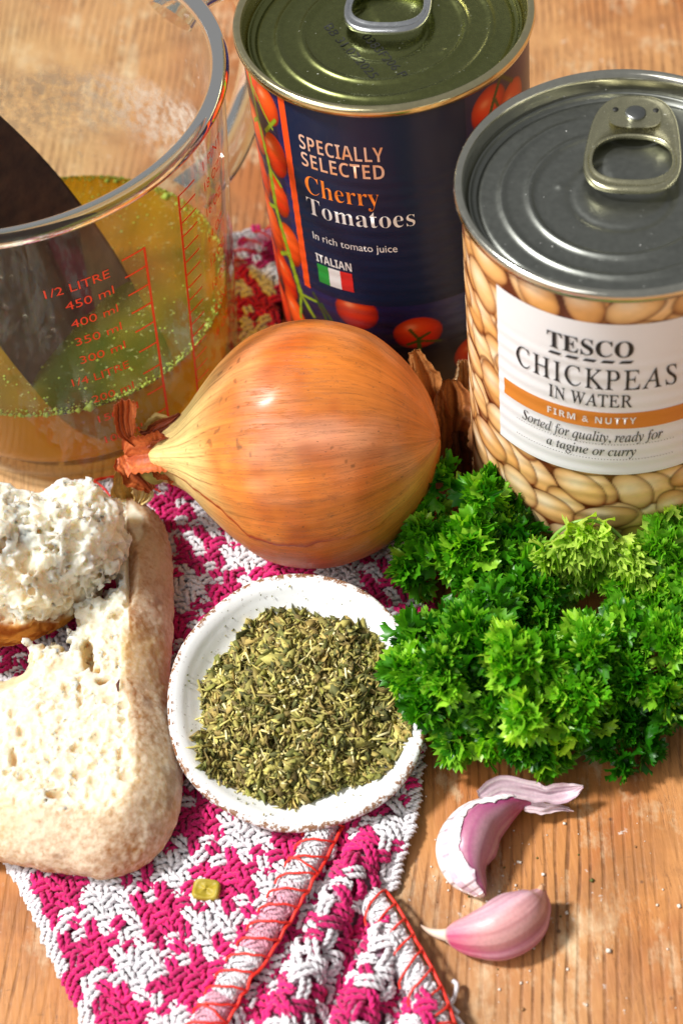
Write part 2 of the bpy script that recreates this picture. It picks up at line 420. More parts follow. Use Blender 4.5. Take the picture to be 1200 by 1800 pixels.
def build_can(c, label, lidm, rimm, tabm, tab_xy, tab_dir, paint, tablabel, ang0):
    t = thing("food_tin", (c[0], c[1], 0), label, "tin", "food tins standing behind the onion")
    # seamed rims, top and bottom
    V, F = lathe([(3.60, 10.50), (3.70, 10.60), (3.79, 10.66), (3.82, 10.78), (3.80, 10.88), (3.74, 10.93), (3.66, 10.93), (3.60, 10.86), (3.57, 10.72), (3.54, 10.52), (3.50, 10.40)], (*c, 0), 160)
    mesh("rim", V, F, rimm, t)
    V, F = lathe([(3.50, 0.30), (3.45, 0.12), (3.60, 0.0), (3.74, 0.02), (3.80, 0.12), (3.79, 0.28), (3.70, 0.38), (3.63, 0.46)], (*c, 0), 120)
    mesh("base_rim", V, F, rimm, t)
    V, F = lathe([(3.50, 0.30), (0.01, 0.32)], (*c, 0), 48); mesh("base_panel", V, F, lidm, t)
    # lid with stamped rings on a polar grid
    nr, na = 120, 240
    R = np.linspace(0.0, 3.52, nr); A = np.linspace(0, 2 * np.pi, na, endpoint=False)
    RR, AA = np.meshgrid(R, A, indexing='ij')
    px, py = RR * np.cos(AA), RR * np.sin(AA); Z = lid_z(px, py, ang0, tab_xy[0] - c[0], tab_xy[1] - c[1])
    V = np.stack([c[0] + px, c[1] + py, Z], -1).reshape(-1, 3)
    mesh("lid", V, gridF(nr, na, False, True)[:, ::-1], lidm, t)
    # ring pull: plate with a hole swept as a rounded outline
    tw = np.array(tab_dir, float); tw /= np.linalg.norm(tw); sd = np.array([-tw[1], tw[0]])
    o = np.array([*tab_xy])
    def loc(a, b, z): return np.stack([o[0] + (tw[0] * a + sd[0] * b) * 1.18, o[1] + (tw[1] * a + sd[1] * b) * 1.18, z + 0 * a], -1)
    k = np.linspace(0, 2 * np.pi, 96, endpoint=False)
    def outline(a0, a1, w0, w1, n=2.6):
        ca, sa = np.cos(k), np.sin(k); x = np.sign(ca) * np.abs(ca) ** (2 / n); y = np.sign(sa) * np.abs(sa) ** (2 / n)
        a = (a0 + a1) / 2 + x * (a1 - a0) / 2; w = w0 + (w1 - w0) * (a - a0) / (a1 - a0); return a, y * w
    oa, ob = outline(-0.62, 2.30, 0.78, 1.04, 3.1)
    ia, ib = outline(0.66, 1.98, 0.74, 0.80, 2.5)
    # section from the outer edge over the rolled rim to the inner edge
    secs = []
    zt = 10.56 + 0.030 * (oa)
    for f, dz in ((0.0, -0.03), (0.0, 0.05), (0.10, 0.10), (0.24, 0.10), (0.36, 0.05)):
        ca_, cb_ = 0.8, 0.0
        secs.append(loc(oa + (0.84 - oa) * f * 0.30, ob * (1 - f * 0.30), zt + dz))
    for f, dz in ((0.25, 0.05), (0.12, 0.10), (0.0, 0.08), (0.0, -0.03)):
        secs.append(loc(ia + (ia - 1.32) * f * 0.45, ib * (1 + f * 0.35), 10.56 + 0.030 * ia + dz))
    for f in (0.0, ): secs.append(secs[0])
    P = np.stack(secs, 1).reshape(-1, 3)
    tb = mesh("ring_pull", P, gridF(96, len(secs), True, False), tabm, t)
    # pressed nose panel, rivet, black discs that paint the dark of two small holes
    ra, rb_ = outline(-0.46, 0.48, 0.42, 0.56, 3.0)
    V = np.vstack([loc(ra, rb_, 10.70 + 0.03 * ra), loc(ra * 0.9, rb_ * 0.88, 10.672 + 0.03 * ra), loc(np.array([0.0]), np.array([0.0]), 10.672)])
    n = 96; i = np.arange(n); j = (i + 1) % n
    mesh("nose_panel", V, [np.stack([i, j, j + n, i + n], -1), np.stack([i + n, j + n, np.full(n, 2 * n)], -1)], tabm, tb)
    V, F = lathe([(0.0, 10.735), (0.20, 10.735), (0.245, 10.71), (0.25, 10.65)], (o[0], o[1], 0), 40); mesh("rivet", V, F[:, ::-1], M['rivet'], tb)
    for s in (-1, 1):
        q = loc(np.array([-0.10]), np.array([0.40 * s]), 0)[0]
        V, F = lathe([(0.0, 10.69), (0.07, 10.69), (0.075, 10.66)], (q[0], q[1], 0), 16); mesh("hole_disc", V, F[:, ::-1], M['lidink'], tb)
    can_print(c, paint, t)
    return t

def blob_paint(C, T, Z, items, shade):
    """items: (theta, z, half width cm, half height cm, angle deg, seed) painted in order"""
    for it in items:
        th, z, a, b, ang, sd = it
        dx = (((T - th + 180) % 360) - 180) * math.pi / 180 * RB; dz = Z - z
        m_ = (np.abs(dx) < a * 1.3 + b * 0.3) & (np.abs(dz) < a * 1.3 + b * 0.3)
        if not m_.any(): continue
        X, Y = dx[m_], dz[m_]; ca, sa = math.cos(math.radians(ang)), math.sin(math.radians(ang))
        x = (X * ca + Y * sa) / a; y = (-X * sa + Y * ca) / b
        q = shade(x, y, X, Y, sd)
        cur = C[m_]; C[m_] = mix(cur, q[0], q[1])
    return C
def pea(x, y, X, Y, sd):
    rr = np.sqrt(x * x + np.abs(y + 0.10 * x * x) ** 2)
    r_ = np.random.default_rng(sd); tone = r_.uniform(0, 1)
    base = lin(250, 206, 140) * (1 - tone) + lin(234, 170, 92) * tone
    dark = lin(120, 50, 14)
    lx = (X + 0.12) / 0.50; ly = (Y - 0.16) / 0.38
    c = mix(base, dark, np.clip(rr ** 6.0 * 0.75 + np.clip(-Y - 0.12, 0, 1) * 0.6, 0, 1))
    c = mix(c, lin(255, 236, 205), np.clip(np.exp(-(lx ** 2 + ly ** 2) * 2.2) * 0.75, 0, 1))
    n = vnoise(np.stack([X * 9 + sd, Y * 9, 0 * X], -1), 1.0, 5)
    c = c * (1 + 0.05 * n[..., None])
    halo = (1 - sstep(1.0, 1.14, rr)) * 0.8
    ins = 1 - sstep(0.97, 1.03, rr)
    return mix(lin(84, 34, 12), c, ins), np.maximum(ins, halo)
def paint_chick(T, Z):
    C = np.empty(T.shape + (3,)); C[:] = lin(92, 38, 18)
    P = np.stack([T * 0.064, Z, 0 * Z], -1)
    C *= (1 + 0.4 * vnoise(P, 1.5, 3))[..., None]
    r_ = np.random.default_rng(5); items = []
    for lay in range(2):
        z = -0.1
        row = 0
        while z < 11:
            th = -180 + (row % 2) * 10.5 + lay * 7
            while th < 180:
                items.append((th + r_.uniform(-3, 3), z + r_.uniform(-0.14, 0.14), r_.uniform(0.68, 0.82), r_.uniform(0.42, 0.52), r_.choice([r_.uniform(-75, -35), r_.uniform(-20, 25), r_.uniform(110, 130)], p=[0.45, 0.4, 0.15]), int(r_.integers(1e6))))
                th += 21
            z += 1.04; row += 1
    r_.shuffle(items)
    items = [(a[0], a[1], a[2], a[3], a[4], int(a[5])) for a in items]
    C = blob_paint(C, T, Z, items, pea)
    g = sstep(2.6, 0.9, Z)[..., None] * 0.35                 # yellowish reflection tinted into the print at the foot
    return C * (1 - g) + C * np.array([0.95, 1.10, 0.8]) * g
def tomato(x, y, X, Y, sd):
    rr = np.sqrt(x * x + y * y)
    base = lin(226, 44, 16) if sd % 2 else lin(238, 74, 20)
    c = mix(base, lin(110, 10, 8), np.clip(rr ** 3 * 0.8 - Y * 0.3, 0, 1))
    c = mix(c, lin(255, 200, 150), np.clip(np.exp(-(((X + 0.18) / 0.13) ** 2 + ((Y - 0.25) / 0.10) ** 2)), 0, 1) * 0.75)
    c = mix(c, lin(250, 110, 40), np.clip(np.exp(-(((X + 0.1) / 0.4) ** 2 + ((Y - 0.2) / 0.3) ** 2)), 0, 1) * 0.5)
    return c, 1 - sstep(0.97, 1.03, rr)
def paint_tom(T, Z):
    C = np.empty(T.shape + (3,)); P = np.stack([T * 0.064, Z, 0 * Z], -1)
    C[:] = lin(34, 34, 86)
    n = fbm(P, 1.2, 4, 4); C *= (1.0 + 0.5 * n)[..., None]
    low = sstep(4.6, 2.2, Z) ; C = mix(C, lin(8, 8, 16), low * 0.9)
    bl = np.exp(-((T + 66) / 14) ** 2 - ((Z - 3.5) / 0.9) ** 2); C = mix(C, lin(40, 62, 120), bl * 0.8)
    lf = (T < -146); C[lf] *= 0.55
    def seg(t0, z0, t1, z1, w, c):
        nonlocal C
        ax, az = math.radians(t0) * RB, z0; bx, bz = math.radians(t1) * RB, z1
        X = np.radians(T) * RB; q = np.clip(((X - ax) * (bx - ax) + (Z - az) * (bz - az)) / ((bx - ax) ** 2 + (bz - az) ** 2), 0, 1)
        d = np.hypot(X - ax - q * (bx - ax), Z - az - q * (bz - az))
        m_ = 1 - sstep(w * 0.8, w * 1.1, d)
        cc = mix(c, np.array(c) * 1.9, np.clip(1 - d / w, 0, 1) * 0.6)
        C = C * (1 - m_[..., None]) + cc * m_[..., None]
    left = [(-164, 10.2, .55, .62, 20, 1), (-152, 9.9, .5, .6, 10, 2), (-168, 8.5, .6, .8, 15, 2), (-151, 8.3, .5, .72, -5, 3), (-172, 6.9, .62, .85, 20, 1), (-154, 6.8, .5, .7, 5, 1),
            (-167, 5.2, .66, .95, 15, 2), (-150, 5.2, .5, .75, 0, 4), (-176, 3.6, .6, .9, 15, 1), (-159, 3.6, .55, .85, 18, 3), (-154, 2.3, .5, .95, 25, 2), (-170, 1.9, .6, .8, 10, 1),
            (174, 9.0, .6, .8, 10, 1), (170, 6.0, .6, .8, 10, 2), (168, 3.0, .6, .8, 0, 1)]
    C = blob_paint(C, T, Z, left, tomato)
    G = lin(120, 140, 30)
    for s in ((-166, 10.6, -163, 9.0, .10), (-163, 9.0, -158, 7.6, .10), (-158, 7.6, -158, 6.2, .12), (-158, 6.2, -152, 4.8, .12), (-152, 4.8, -147, 3.5, .12), (-147, 3.5, -140, 2.9, .08),
              (-163, 9.0, -170, 8.6, .06), (-158, 7.6, -150, 7.3, .06), (-158, 6.2, -166, 5.9, .07), (-152, 4.8, -160, 4.4, .07), (-156, 8.9, -147, 9.6, .06), (-147, 3.5, -150, 2.4, .06), (-163, 10, -150, 9.2, .05), (-147, 3.5, -137, 3.6, .05)):
        seg(*s, G)
    right = [(-116.7, 3.75, .62, .66, 0, 1), (-90.6, 3.0, .68, .60, 0, 3), (-65, 1.6, .66, .7, 0, 1), (-52.5, 9.75, .62, .70, 10, 1), (-38, 9.3, .6, .7, 0, 2), (-46, 5.8, .62, .7, 10, 1), (-30, 4.5, .62, .7, 10, 3), (-128, 1.7, .6, .55, 10, 3), (-20, 8, .6, .7, 10, 2)]
    C = blob_paint(C, T, Z, right, tomato)
    D = lin(50, 70, 20)
    for s in ((-90.6, 2.7, -90.6, 2.0, .07), (-90.6, 2.75, -94, 3.15, .05), (-90.6, 2.75, -86, 2.95, .05), (-90.6, 2.7, -95.5, 2.6, .05), (-90.6, 2.7, -81, 2.55, .04), (-50, 10.0, -46, 10.5, .06), (-50, 10.0, -54, 9.4, .06), (-50, 10.0, -47, 9.5, .05), (-46, 10.5, -38, 10.0, .06), (-138, 3.9, -132, 3.0, .05), (-134, 3.6, -126, 2.7, .05), (-138, 2.6, -128, 3.0, .04)):
        seg(*s, D)
    return C

CT = (2.81, 17.63); CC = (7.36, 10.41)
def build_tins():
    t = build_can(CT, "tall navy tin of cherry tomatoes with an olive green lid, behind the onion", M['lid_olive'], M['rim_gold'], M['tab_silver'], (3.38, 19.75), (-0.24, -0.97), paint_tom, "", math.atan2(1.47, 0.69))
    c = CT
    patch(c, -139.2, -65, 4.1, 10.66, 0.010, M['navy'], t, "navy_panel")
    patch(c, -142.8, -139.2, 4.02, 10.66, 0.012, M['stripe'], t, "red_stripe")
    ctext(c, "𝗦𝗣𝗘𝗖𝗜𝗔𝗟𝗟𝗬", -133.8, -98.6, 9.18, 0.46, M['foil'], t, thin=0.010)
    ctext(c, "𝗦𝗘𝗟𝗘𝗖𝗧𝗘𝗗", -133.8, -98.8, 8.62, 0.46, M['foil'], t, thin=0.010)
    ctext(c, "𝐂𝐡𝐞𝐫𝐫𝐲", -133.6, -101.8, 7.72, 0.62, M['cherry_ink'], t, thin=0.011)
    ctext(c, "𝐓𝐨𝐦𝐚𝐭𝐨𝐞𝐬", -134.2, -88.4, 6.98, 0.60, M['white_ink'], t, thin=0.011)
    ctext(c, "In rich tomato juice", -133.2, -96.4, 6.12, 0.26, M['white_ink'], t)
    ctext(c, "𝗜𝗧𝗔𝗟𝗜𝗔𝗡", -133.2, -116.4, 5.30, 0.30, M['white_ink'], t)
    for k, mm in enumerate(('flag_green', 'white_ink', 'flag_red')):
        a = -133.0 + k * 5.5; patch(c, a, a + 5.5, 4.52, 5.22, 0.02, M[mm], t, "flag_stripe")
    # date stamp on the lid
    def on_lid(x0, y0, ang):
        ca, sa = math.cos(math.radians(ang)), math.sin(math.radians(ang))
        def f(u, v, l):
            x, y = x0 + u * ca - v * sa, y0 + u * sa + v * ca
            return np.stack([x, y, lid_z(x - CT[0], y - CT[1], math.atan2(1.47, 0.69), 3.38 - CT[0], 19.75 - CT[1]) + l], -1)
        return f
    lettering("BB 31.07.2025", on_lid(1.30, 18.1, -68), 2.5, 0.25, M['lidink'], t, lift=0.006, cuts=0.06, name="date_stamp")
    lettering("LW 0383F206 P", on_lid(1.92, 18.2, -68), 2.75, 0.25, M['lidink'], t, lift=0.006, cuts=0.06, name="date_stamp")

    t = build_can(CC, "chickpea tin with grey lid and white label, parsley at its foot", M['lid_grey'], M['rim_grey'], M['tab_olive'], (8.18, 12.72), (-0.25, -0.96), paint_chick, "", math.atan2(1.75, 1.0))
    c = CC
    patch(c, -150.4, -71.5, 4.66, 9.86, 0.010, M['white_paper'], t, "white_panel")
    patch(c, -147.2, -71.5, 6.38, 6.93, 0.020, M['orange_ink'], t, "orange_band")
    ctext(c, "𝐓𝐄𝐒𝐂𝐎", -127.6, -96.8, 8.83, 0.52, M['ink'], t, lift=0.03)
    for k in range(5):                                                           # slanted dashes under the name
        u0 = -127.2 + k * 6.35; z0 = 8.62
        V = np.array([(0, 0), (0.27, 0), (0.34, 0.085), (0.07, 0.085)])
        W = on_can(c, u0, z0)(V[:, 0], V[:, 1], 0.03); mesh("dash", W, np.array([[0, 1, 2, 3]]), M['ink'], t, smooth=False)
    ctext(c, "𝐶𝐻𝐼𝐶𝐾𝑃𝐸𝐴𝑆", -140.6, -80.6, 7.74, 0.66, M['ink'], t, shear=-0.27, space=1.14, lift=0.03, offset=0.0)
    ctext(c, "𝐼𝑁 𝑊𝐴𝑇𝐸𝑅", -126.8, -96.2, 7.14, 0.42, M['ink'], t, shear=-0.27, space=1.05, lift=0.03, offset=0.004)
    ctext(c, "𝗙𝗜𝗥𝗠 & 𝗡𝗨𝗧𝗧𝗬", -127.2, -94.4, 6.55, 0.23, M['white_ink'], t, space=1.25, lift=0.035)
    ctext(c, "𝑆𝑜𝑟𝑡𝑒𝑑 𝑓𝑜𝑟 𝑞𝑢𝑎𝑙𝑖𝑡𝑦, 𝑟𝑒𝑎𝑑𝑦 𝑓𝑜𝑟", -138.2, -84.2, 5.90, 0.34, M['ink'], t, lift=0.03)
    ctext(c, "𝑎 𝑡𝑎𝑔𝑖𝑛𝑒 𝑜𝑟 𝑐𝑢𝑟𝑟𝑦", -127.6, -93.8, 5.38, 0.34, M['ink'], t, lift=0.03)
    for z in (5.78, 5.24):
        parts = []
        for u in np.arange(-141, -80, 1.15):
            V = np.array([(0, 0), (0.022, 0), (0.022, 0.02), (0, 0.02)])
            parts.append((on_can(c, u, z)(V[:, 0], V[:, 1], 0.03), np.array([[0, 1, 2, 3]])))
        mesh("dotted_line", *join(parts), M['ink'], t, smooth=False)
build_tins()

# ------------------------------------------------------------------ measuring jug
JC = (-7.05, 17.5); JH = 10.5; JR0, JR1 = 4.72, 5.74
def jr(z): return JR0 + (JR1 - JR0) * np.asarray(z) / JH
def on_jug(th_c, z0):
    def place(u, v, lift):
        z = z0 + v; th = np.radians(th_c) + u / jr(z0); r = jr(z) + lift
        return np.stack([JC[0] + r * np.cos(th), JC[1] + r * np.sin(th), z], -1)
    return place
def jtext(s, t0, t1, z, cap, parent):
    lettering(s, on_jug(t0, z), math.radians(t1 - t0) * float(jr(z)), cap, M['red_print'], parent, lift=0.02, name="scale_lettering", cuts=0)
def build_jug():
    t = thing("measuring_jug", (*JC, 0), "clear glass measuring jug with red scale holding broth and a spoon", "jug")
    W = 0.22
    prof_o = [(0.01, 0.0), (3.9, 0.0), (4.4, 0.10), (4.68, 0.45)] + [(float(jr(z)), z) for z in np.linspace(0.9, JH - 0.35, 24)]
    prof_i = [(float(jr(z)) - W, z) for z in np.linspace(JH - 0.35, 1.0, 24)] + [(4.35, 0.7), (4.0, 0.45), (0.01, 0.42)]
    V, F = lathe(prof_o, (*JC, 0), 160); mesh("jug_wall", V, F, M['thin_glass'], t)
    V, F = lathe(prof_i, (*JC, 0), 160); mesh("jug_inner_wall", V, F, M['inner_glass'], t)
    a = np.linspace(0, 2 * np.pi, 28, endpoint=False)
    prof = [(float(jr(JH - 0.1)) - 0.10 + 0.24 * math.cos(x), JH - 0.14 + 0.24 * math.sin(x)) for x in a]
    prof.append(prof[0]); V, F = lathe(prof[:-1], (*JC, 0), 200)
    n = len(prof) - 1; F = gridF(200, n, True, True); mesh("jug_rim", V, F[:, ::-1], M['glass'], t)
    # handle on the far right side
    az = math.radians(38); d = np.array([math.cos(az), math.sin(az), 0])
    base = np.array([*JC, 0.0])
    P = [base + d * r + [0, 0, z] for r, z in ((jr(9.2) - .05, 9.3), (jr(9.2) + .9, 9.5), (jr(9) + 2.3, 9.0), (jr(8) + 2.9, 7.4), (jr(6) + 2.6, 5.4), (jr(4) + 1.5, 3.8), (jr(3.4) - .05, 3.3))]
    Q = smoothpath(P, 50); sd = np.cross(d, [0, 0, 1]); T, N, B = frames(Q, sd)
    k = np.linspace(0, 2 * np.pi, 16, endpoint=False)
    w = 0.62 + 0.25 * np.abs(np.linspace(-1, 1, 50)) ** 4
    V = Q[:, None] + (np.cos(k)[None, :, None] * N[:, None] * w[:, None, None] + np.sin(k)[None, :, None] * B[:, None] * 0.34)
    mesh("handle", V.reshape(-1, 3), gridF(50, 16, False, True), M['glass'], t)
    # printed scales
    def stroke(t0, z0, t1, z1, w=0.035):
        th = np.radians([t0, t1]); z = np.array([z0, z1]); n_ = 8
        tt = np.linspace(0, 1, n_); thv = th[0] + (th[1] - th[0]) * tt; zz = z[0] + (z[1] - z[0]) * tt
        dx = (th[1] - th[0]) * 5; dz = z[1] - z[0]; L = math.hypot(dx, dz); nx, nz = -dz / L * w, dx / L * w
        V = []
        for s in (-1, 1):
            r = jr(zz) + 0.02; q = thv + s * nx / r; V.append(np.stack([JC[0] + r * np.cos(q), JC[1] + r * np.sin(q), zz + s * nz], -1))
        V = np.stack(V, 1).reshape(-1, 3); return V, gridF(n_, 2)
    zs = [8.47, 7.84, 7.17, 6.48, 5.74, 4.93, 4.02, 3.11, 2.14]
    mesh("scale_line", *join([stroke(-55.2, 8.5, -57.0, 1.3)] + [stroke(-55.2 - 0.28 * (8.47 - z), z, -62.1 - 0.1 * (8.47 - z), z, 0.028) for z in zs]), M['red_print'], t, smooth=False)
    z2 = np.arange(9.25, 0.8, -0.47)
    mesh("scale_line", *join([stroke(-42.0, 9.27, -43.8, 1.0)] + [stroke(-42.0 - .25 * (9.27 - z), z, -35.0 - .3 * (9.27 - z), z, 0.024) for z in z2]), M['red_print'], t, smooth=False)
    rows = [("1/2 LITRE", -83.4, -66.0, 8.12), ("450 ml", -79.2, -65.8, 7.50), ("400 ml", -79.1, -65.8, 6.80), ("350 ml", -79.3, -65.9, 6.10), ("300 ml", -79.5, -66.0, 5.36), ("1/4 LITRE", -83.5, -66.2, 4.55), ("200 ml", -79.3, -66.2, 3.66), ("150 ml", -79.3, -66.2, 2.77), ("100 ml", -79.0, -66.3, 1.8)]
    for s, a_, b_, z in rows: jtext(s, a_, b_, z, 0.30, t)
    for s, z in (("1 PINT", 9.15), ("18 OZ", 8.45), ("16 OZ", 7.55), ("14 OZ", 6.65), ("12 OZ", 5.75), ("10 OZ", 4.85), ("8 OZ", 3.9), ("6 OZ", 3.0)):
        jtext(s, -30.5, -18.5 if "P" in s else -20.5, z, 0.30, t)
    # whitish residue band on the inner wall where the broth was stirred
    rm = NT("dried_broth_residue"); v = rm.cm()
    tr = rm.n('ShaderNodeBsdfTransparent'); df = rm.n('ShaderNodeBsdfDiffuse'); df.inputs[0].default_value = (0.80, 0.72, 0.62, 1); mx = rm.n('ShaderNodeMixShader')
    f = rm.math('MULTIPLY', rm.ramp(rm.noise(v, 3.0, 5, 0.7), [(0.38, 0.0), (0.62, 0.85)]), rm.col())
    rm.set(mx.inputs[0], f); rm.t.links.new(tr.outputs[0], mx.inputs[1]); rm.t.links.new(df.outputs[0], mx.inputs[2]); rm.t.links.new(mx.outputs[0], rm.out.inputs[0])
    na, nz = 120, 24
    TH, ZZ = np.meshgrid(np.radians(np.linspace(20, 160, na)), np.linspace(3.2, 8.2, nz), indexing='ij')
    r = jr(ZZ) - W - 0.03
    V = np.stack([JC[0] + r * np.cos(TH), JC[1] + r * np.sin(TH), ZZ], -1)
    e = sstep(4.2, 5.4, ZZ + 0.5 * fbm(V, 0.8, 3)) * (1 - sstep(6.4, 7.2, ZZ + 0.5 * fbm(V, 0.8, 9)))
    mesh("residue_band", V.reshape(-1, 3), gridF(na, nz), rm.m, t, colours=np.repeat((e * 0.8).reshape(-1, 1), 3, 1))
    return t
build_jug()

def build_broth():
    LZ = 3.15; r_in = lambda z: jr(z) - 0.24
    t = thing("broth", (*JC, 0.5), "yellow green herb broth filling the lower third of the glass jug", "broth")
    bm_ = NT("broth_body"); v = bm_.cm()
    def liquid(nt, tc, dc, fac, gloss=0.10):
        tr = nt.n('ShaderNodeBsdfTransparent'); tr.inputs[0].default_value = (*tc, 1)
        df = nt.n('ShaderNodeBsdfDiffuse'); nt.set(df.inputs[0], dc)
        tl = nt.n('ShaderNodeBsdfTranslucent'); nt.set(tl.inputs[0], dc)
        a = nt.n('ShaderNodeMixShader'); a.inputs[0].default_value = 0.5; nt.t.links.new(df.outputs[0], a.inputs[1]); nt.t.links.new(tl.outputs[0], a.inputs[2])
        b = nt.n('ShaderNodeMixShader'); nt.set(b.inputs[0], fac); nt.t.links.new(tr.outputs[0], b.inputs[1]); nt.t.links.new(a.outputs[0], b.inputs[2])
        g = nt.n('ShaderNodeBsdfGlossy'); g.inputs['Roughness'].default_value = 0.04
        c = nt.n('ShaderNodeMixShader'); nt.set(c.inputs[0], nt.schlick(0.03) if gloss else 0.0); nt.t.links.new(b.outputs[0], c.inputs[1]); nt.t.links.new(g.outputs[0], c.inputs[2])
        nt.t.links.new(c.outputs[0], nt.out.inputs[0])
    liquid(bm_, (1.0, 0.66, 0.02), (1.0, 0.62, 0.010, 1), 0.36, 0)
    sm = NT("broth_surface"); v = sm.cm()
    dc = sm.mixc(sm.ramp(sm.noise(v, 0.5, 3), [(0.30, 0.0), (0.55, 1.0)]), (0.50, 0.44, 0.02), (0.16, 0.26, 0.010))
    sp = sm.ramp(sm.noise(v, 7.0, 4, 0.6), [(0.62, 0.0), (0.70, 1.0)])
    dc = sm.mixc(sp, dc, (0.75, 0.80, 0.35))
    liquid(sm, (0.95, 0.78, 0.06), dc, sm.math('ADD', sm.math('MULTIPLY', sp, 0.35), 0.42))
    V, F = lathe([(0.01, 0.46), (4.0, 0.5), (4.3, 0.75)] + [(float(r_in(z)), z) for z in np.linspace(1.0, LZ, 10)], (*JC, 0), 120)
    mesh("liquid", V, F, bm_.m, t)
    V, F = lathe([(0.01, LZ)] + [(r, LZ) for r in np.linspace(0.4, 4.55, 14)] + [(float(r_in(LZ)) - 0.01, LZ + 0.06)], (*JC, 0), 160)
    mesh("surface", V, F, sm.m, t)
    # line of chopped herbs and froth clinging to the glass
    fm = mat_simple("herb_froth", (0.36, 0.46, 0.05), 0.6, var=0.45, vs=9)
    n = 2600; th = rng.uniform(0, 2 * np.pi, n); r = float(r_in(LZ)) - 0.22 * rng.uniform(0.0, 1.0, n) ** 2.5
    L = np.stack([JC[0] + r * np.cos(th), JC[1] + r * np.sin(th), LZ + 0.03 + rng.normal(0, 0.025, n)], -1)
    s = 0.008 + 0.035 * rng.gamma(1.0, 0.5, n); Mx = np.eye(3)[None] * s[:, None, None]
    tv = np.array([(1, 0, 0), (-1, 0, 0), (0, 1, 0), (0, -1, 0), (0, 0, 1), (0, 0, -1)], float)
    tf = np.array([(0, 2, 4), (2, 1, 4), (1, 3, 4), (3, 0, 4), (2, 0, 5), (1, 2, 5), (3, 1, 5), (0, 3, 5)])
    tag(mesh("herb_froth", *scatter(tv, tf, Mx, L), fm, t), kind='stuff')
    n = 260; rr = 4.5 * np.sqrt(rng.uniform(0, 1, n)); th = rng.uniform(0, 2 * np.pi, n)
    L = np.stack([JC[0] + rr * np.cos(th), JC[1] + rr * np.sin(th), np.full(n, LZ + 0.01)], -1)
    s = rng.uniform(0.015, 0.06, n); Mx = np.eye(3)[None] * s[:, None, None]; Mx[:, 2, 2] *= 0.4
    tag(mesh("floating_flecks", *scatter(tv, tf, Mx, L), fm, t), kind='stuff')
build_broth()

def build_spoon():
    wm = NT("dark_wood"); v = wm.cm((1, 1, 1))
    n = wm.noise(wm.cm((3, 0.6, 3)), 1.0, 5, 0.6)
    wm.p(Base_Color=wm.ramp(n, [(0.3, (0.010, 0.006, 0.004)), (0.7, (0.065, 0.034, 0.018))]), Roughness=0.5)
    wm.bump(n, 0.4, 0.05)
    K = smoothpath([(-17.0, 21.0, 18.5, 0.9, .6), (-13.0, 19.7, 14.2, 1.0, .6), (-9.7, 18.3, 9.9, 1.45, .6), (-8.1, 17.4, 6.9, 2.05, .55), (-7.1, 16.4, 4.6, 2.35, .38), (-6.3, 15.5, 2.9, 2.25, .34), (-5.65, 14.9, 1.75, 2.05, .30), (-5.15, 14.45, 1.15, 1.5, .26), (-4.85, 14.2, 0.92, 0.4, .2)], 60)
    C = K[:, :3]; T, N, B = frames(C, (0.3, -0.4, 0.9))
    k = np.linspace(0, 2 * np.pi, 24, endpoint=False)
    V = C[:, None] + np.cos(k)[None, :, None] * B[:, None] * K[:, 3][:, None, None] + np.sin(k)[None, :, None] * N[:, None] * K[:, 4][:, None, None]
    hol = np.clip(np.sin(k), 0, 1)[None, :] * sstep(1.2, 2.0, K[:, 3])[:, None]
    V = V - N[:, None] * (hol * 0.62)[..., None]
    V = V.reshape(-1, 3); V = np.vstack([V, C[0], C[-1]]); F = gridF(60, 24, False, True)
    i = np.arange(24); j = (i + 1) % 24; e = 59 * 24
    t = thing("wooden_spoon", (-5.5, 14.6, 0.7), "dark stained wooden spoon standing in the jug of broth", "spoon")
    mesh("spoon_body", V, [F, np.stack([np.full(24, 1440), j, i], -1), np.stack([np.full(24, 1441), e + i, e + j], -1)], wm.m, t)
build_spoon()

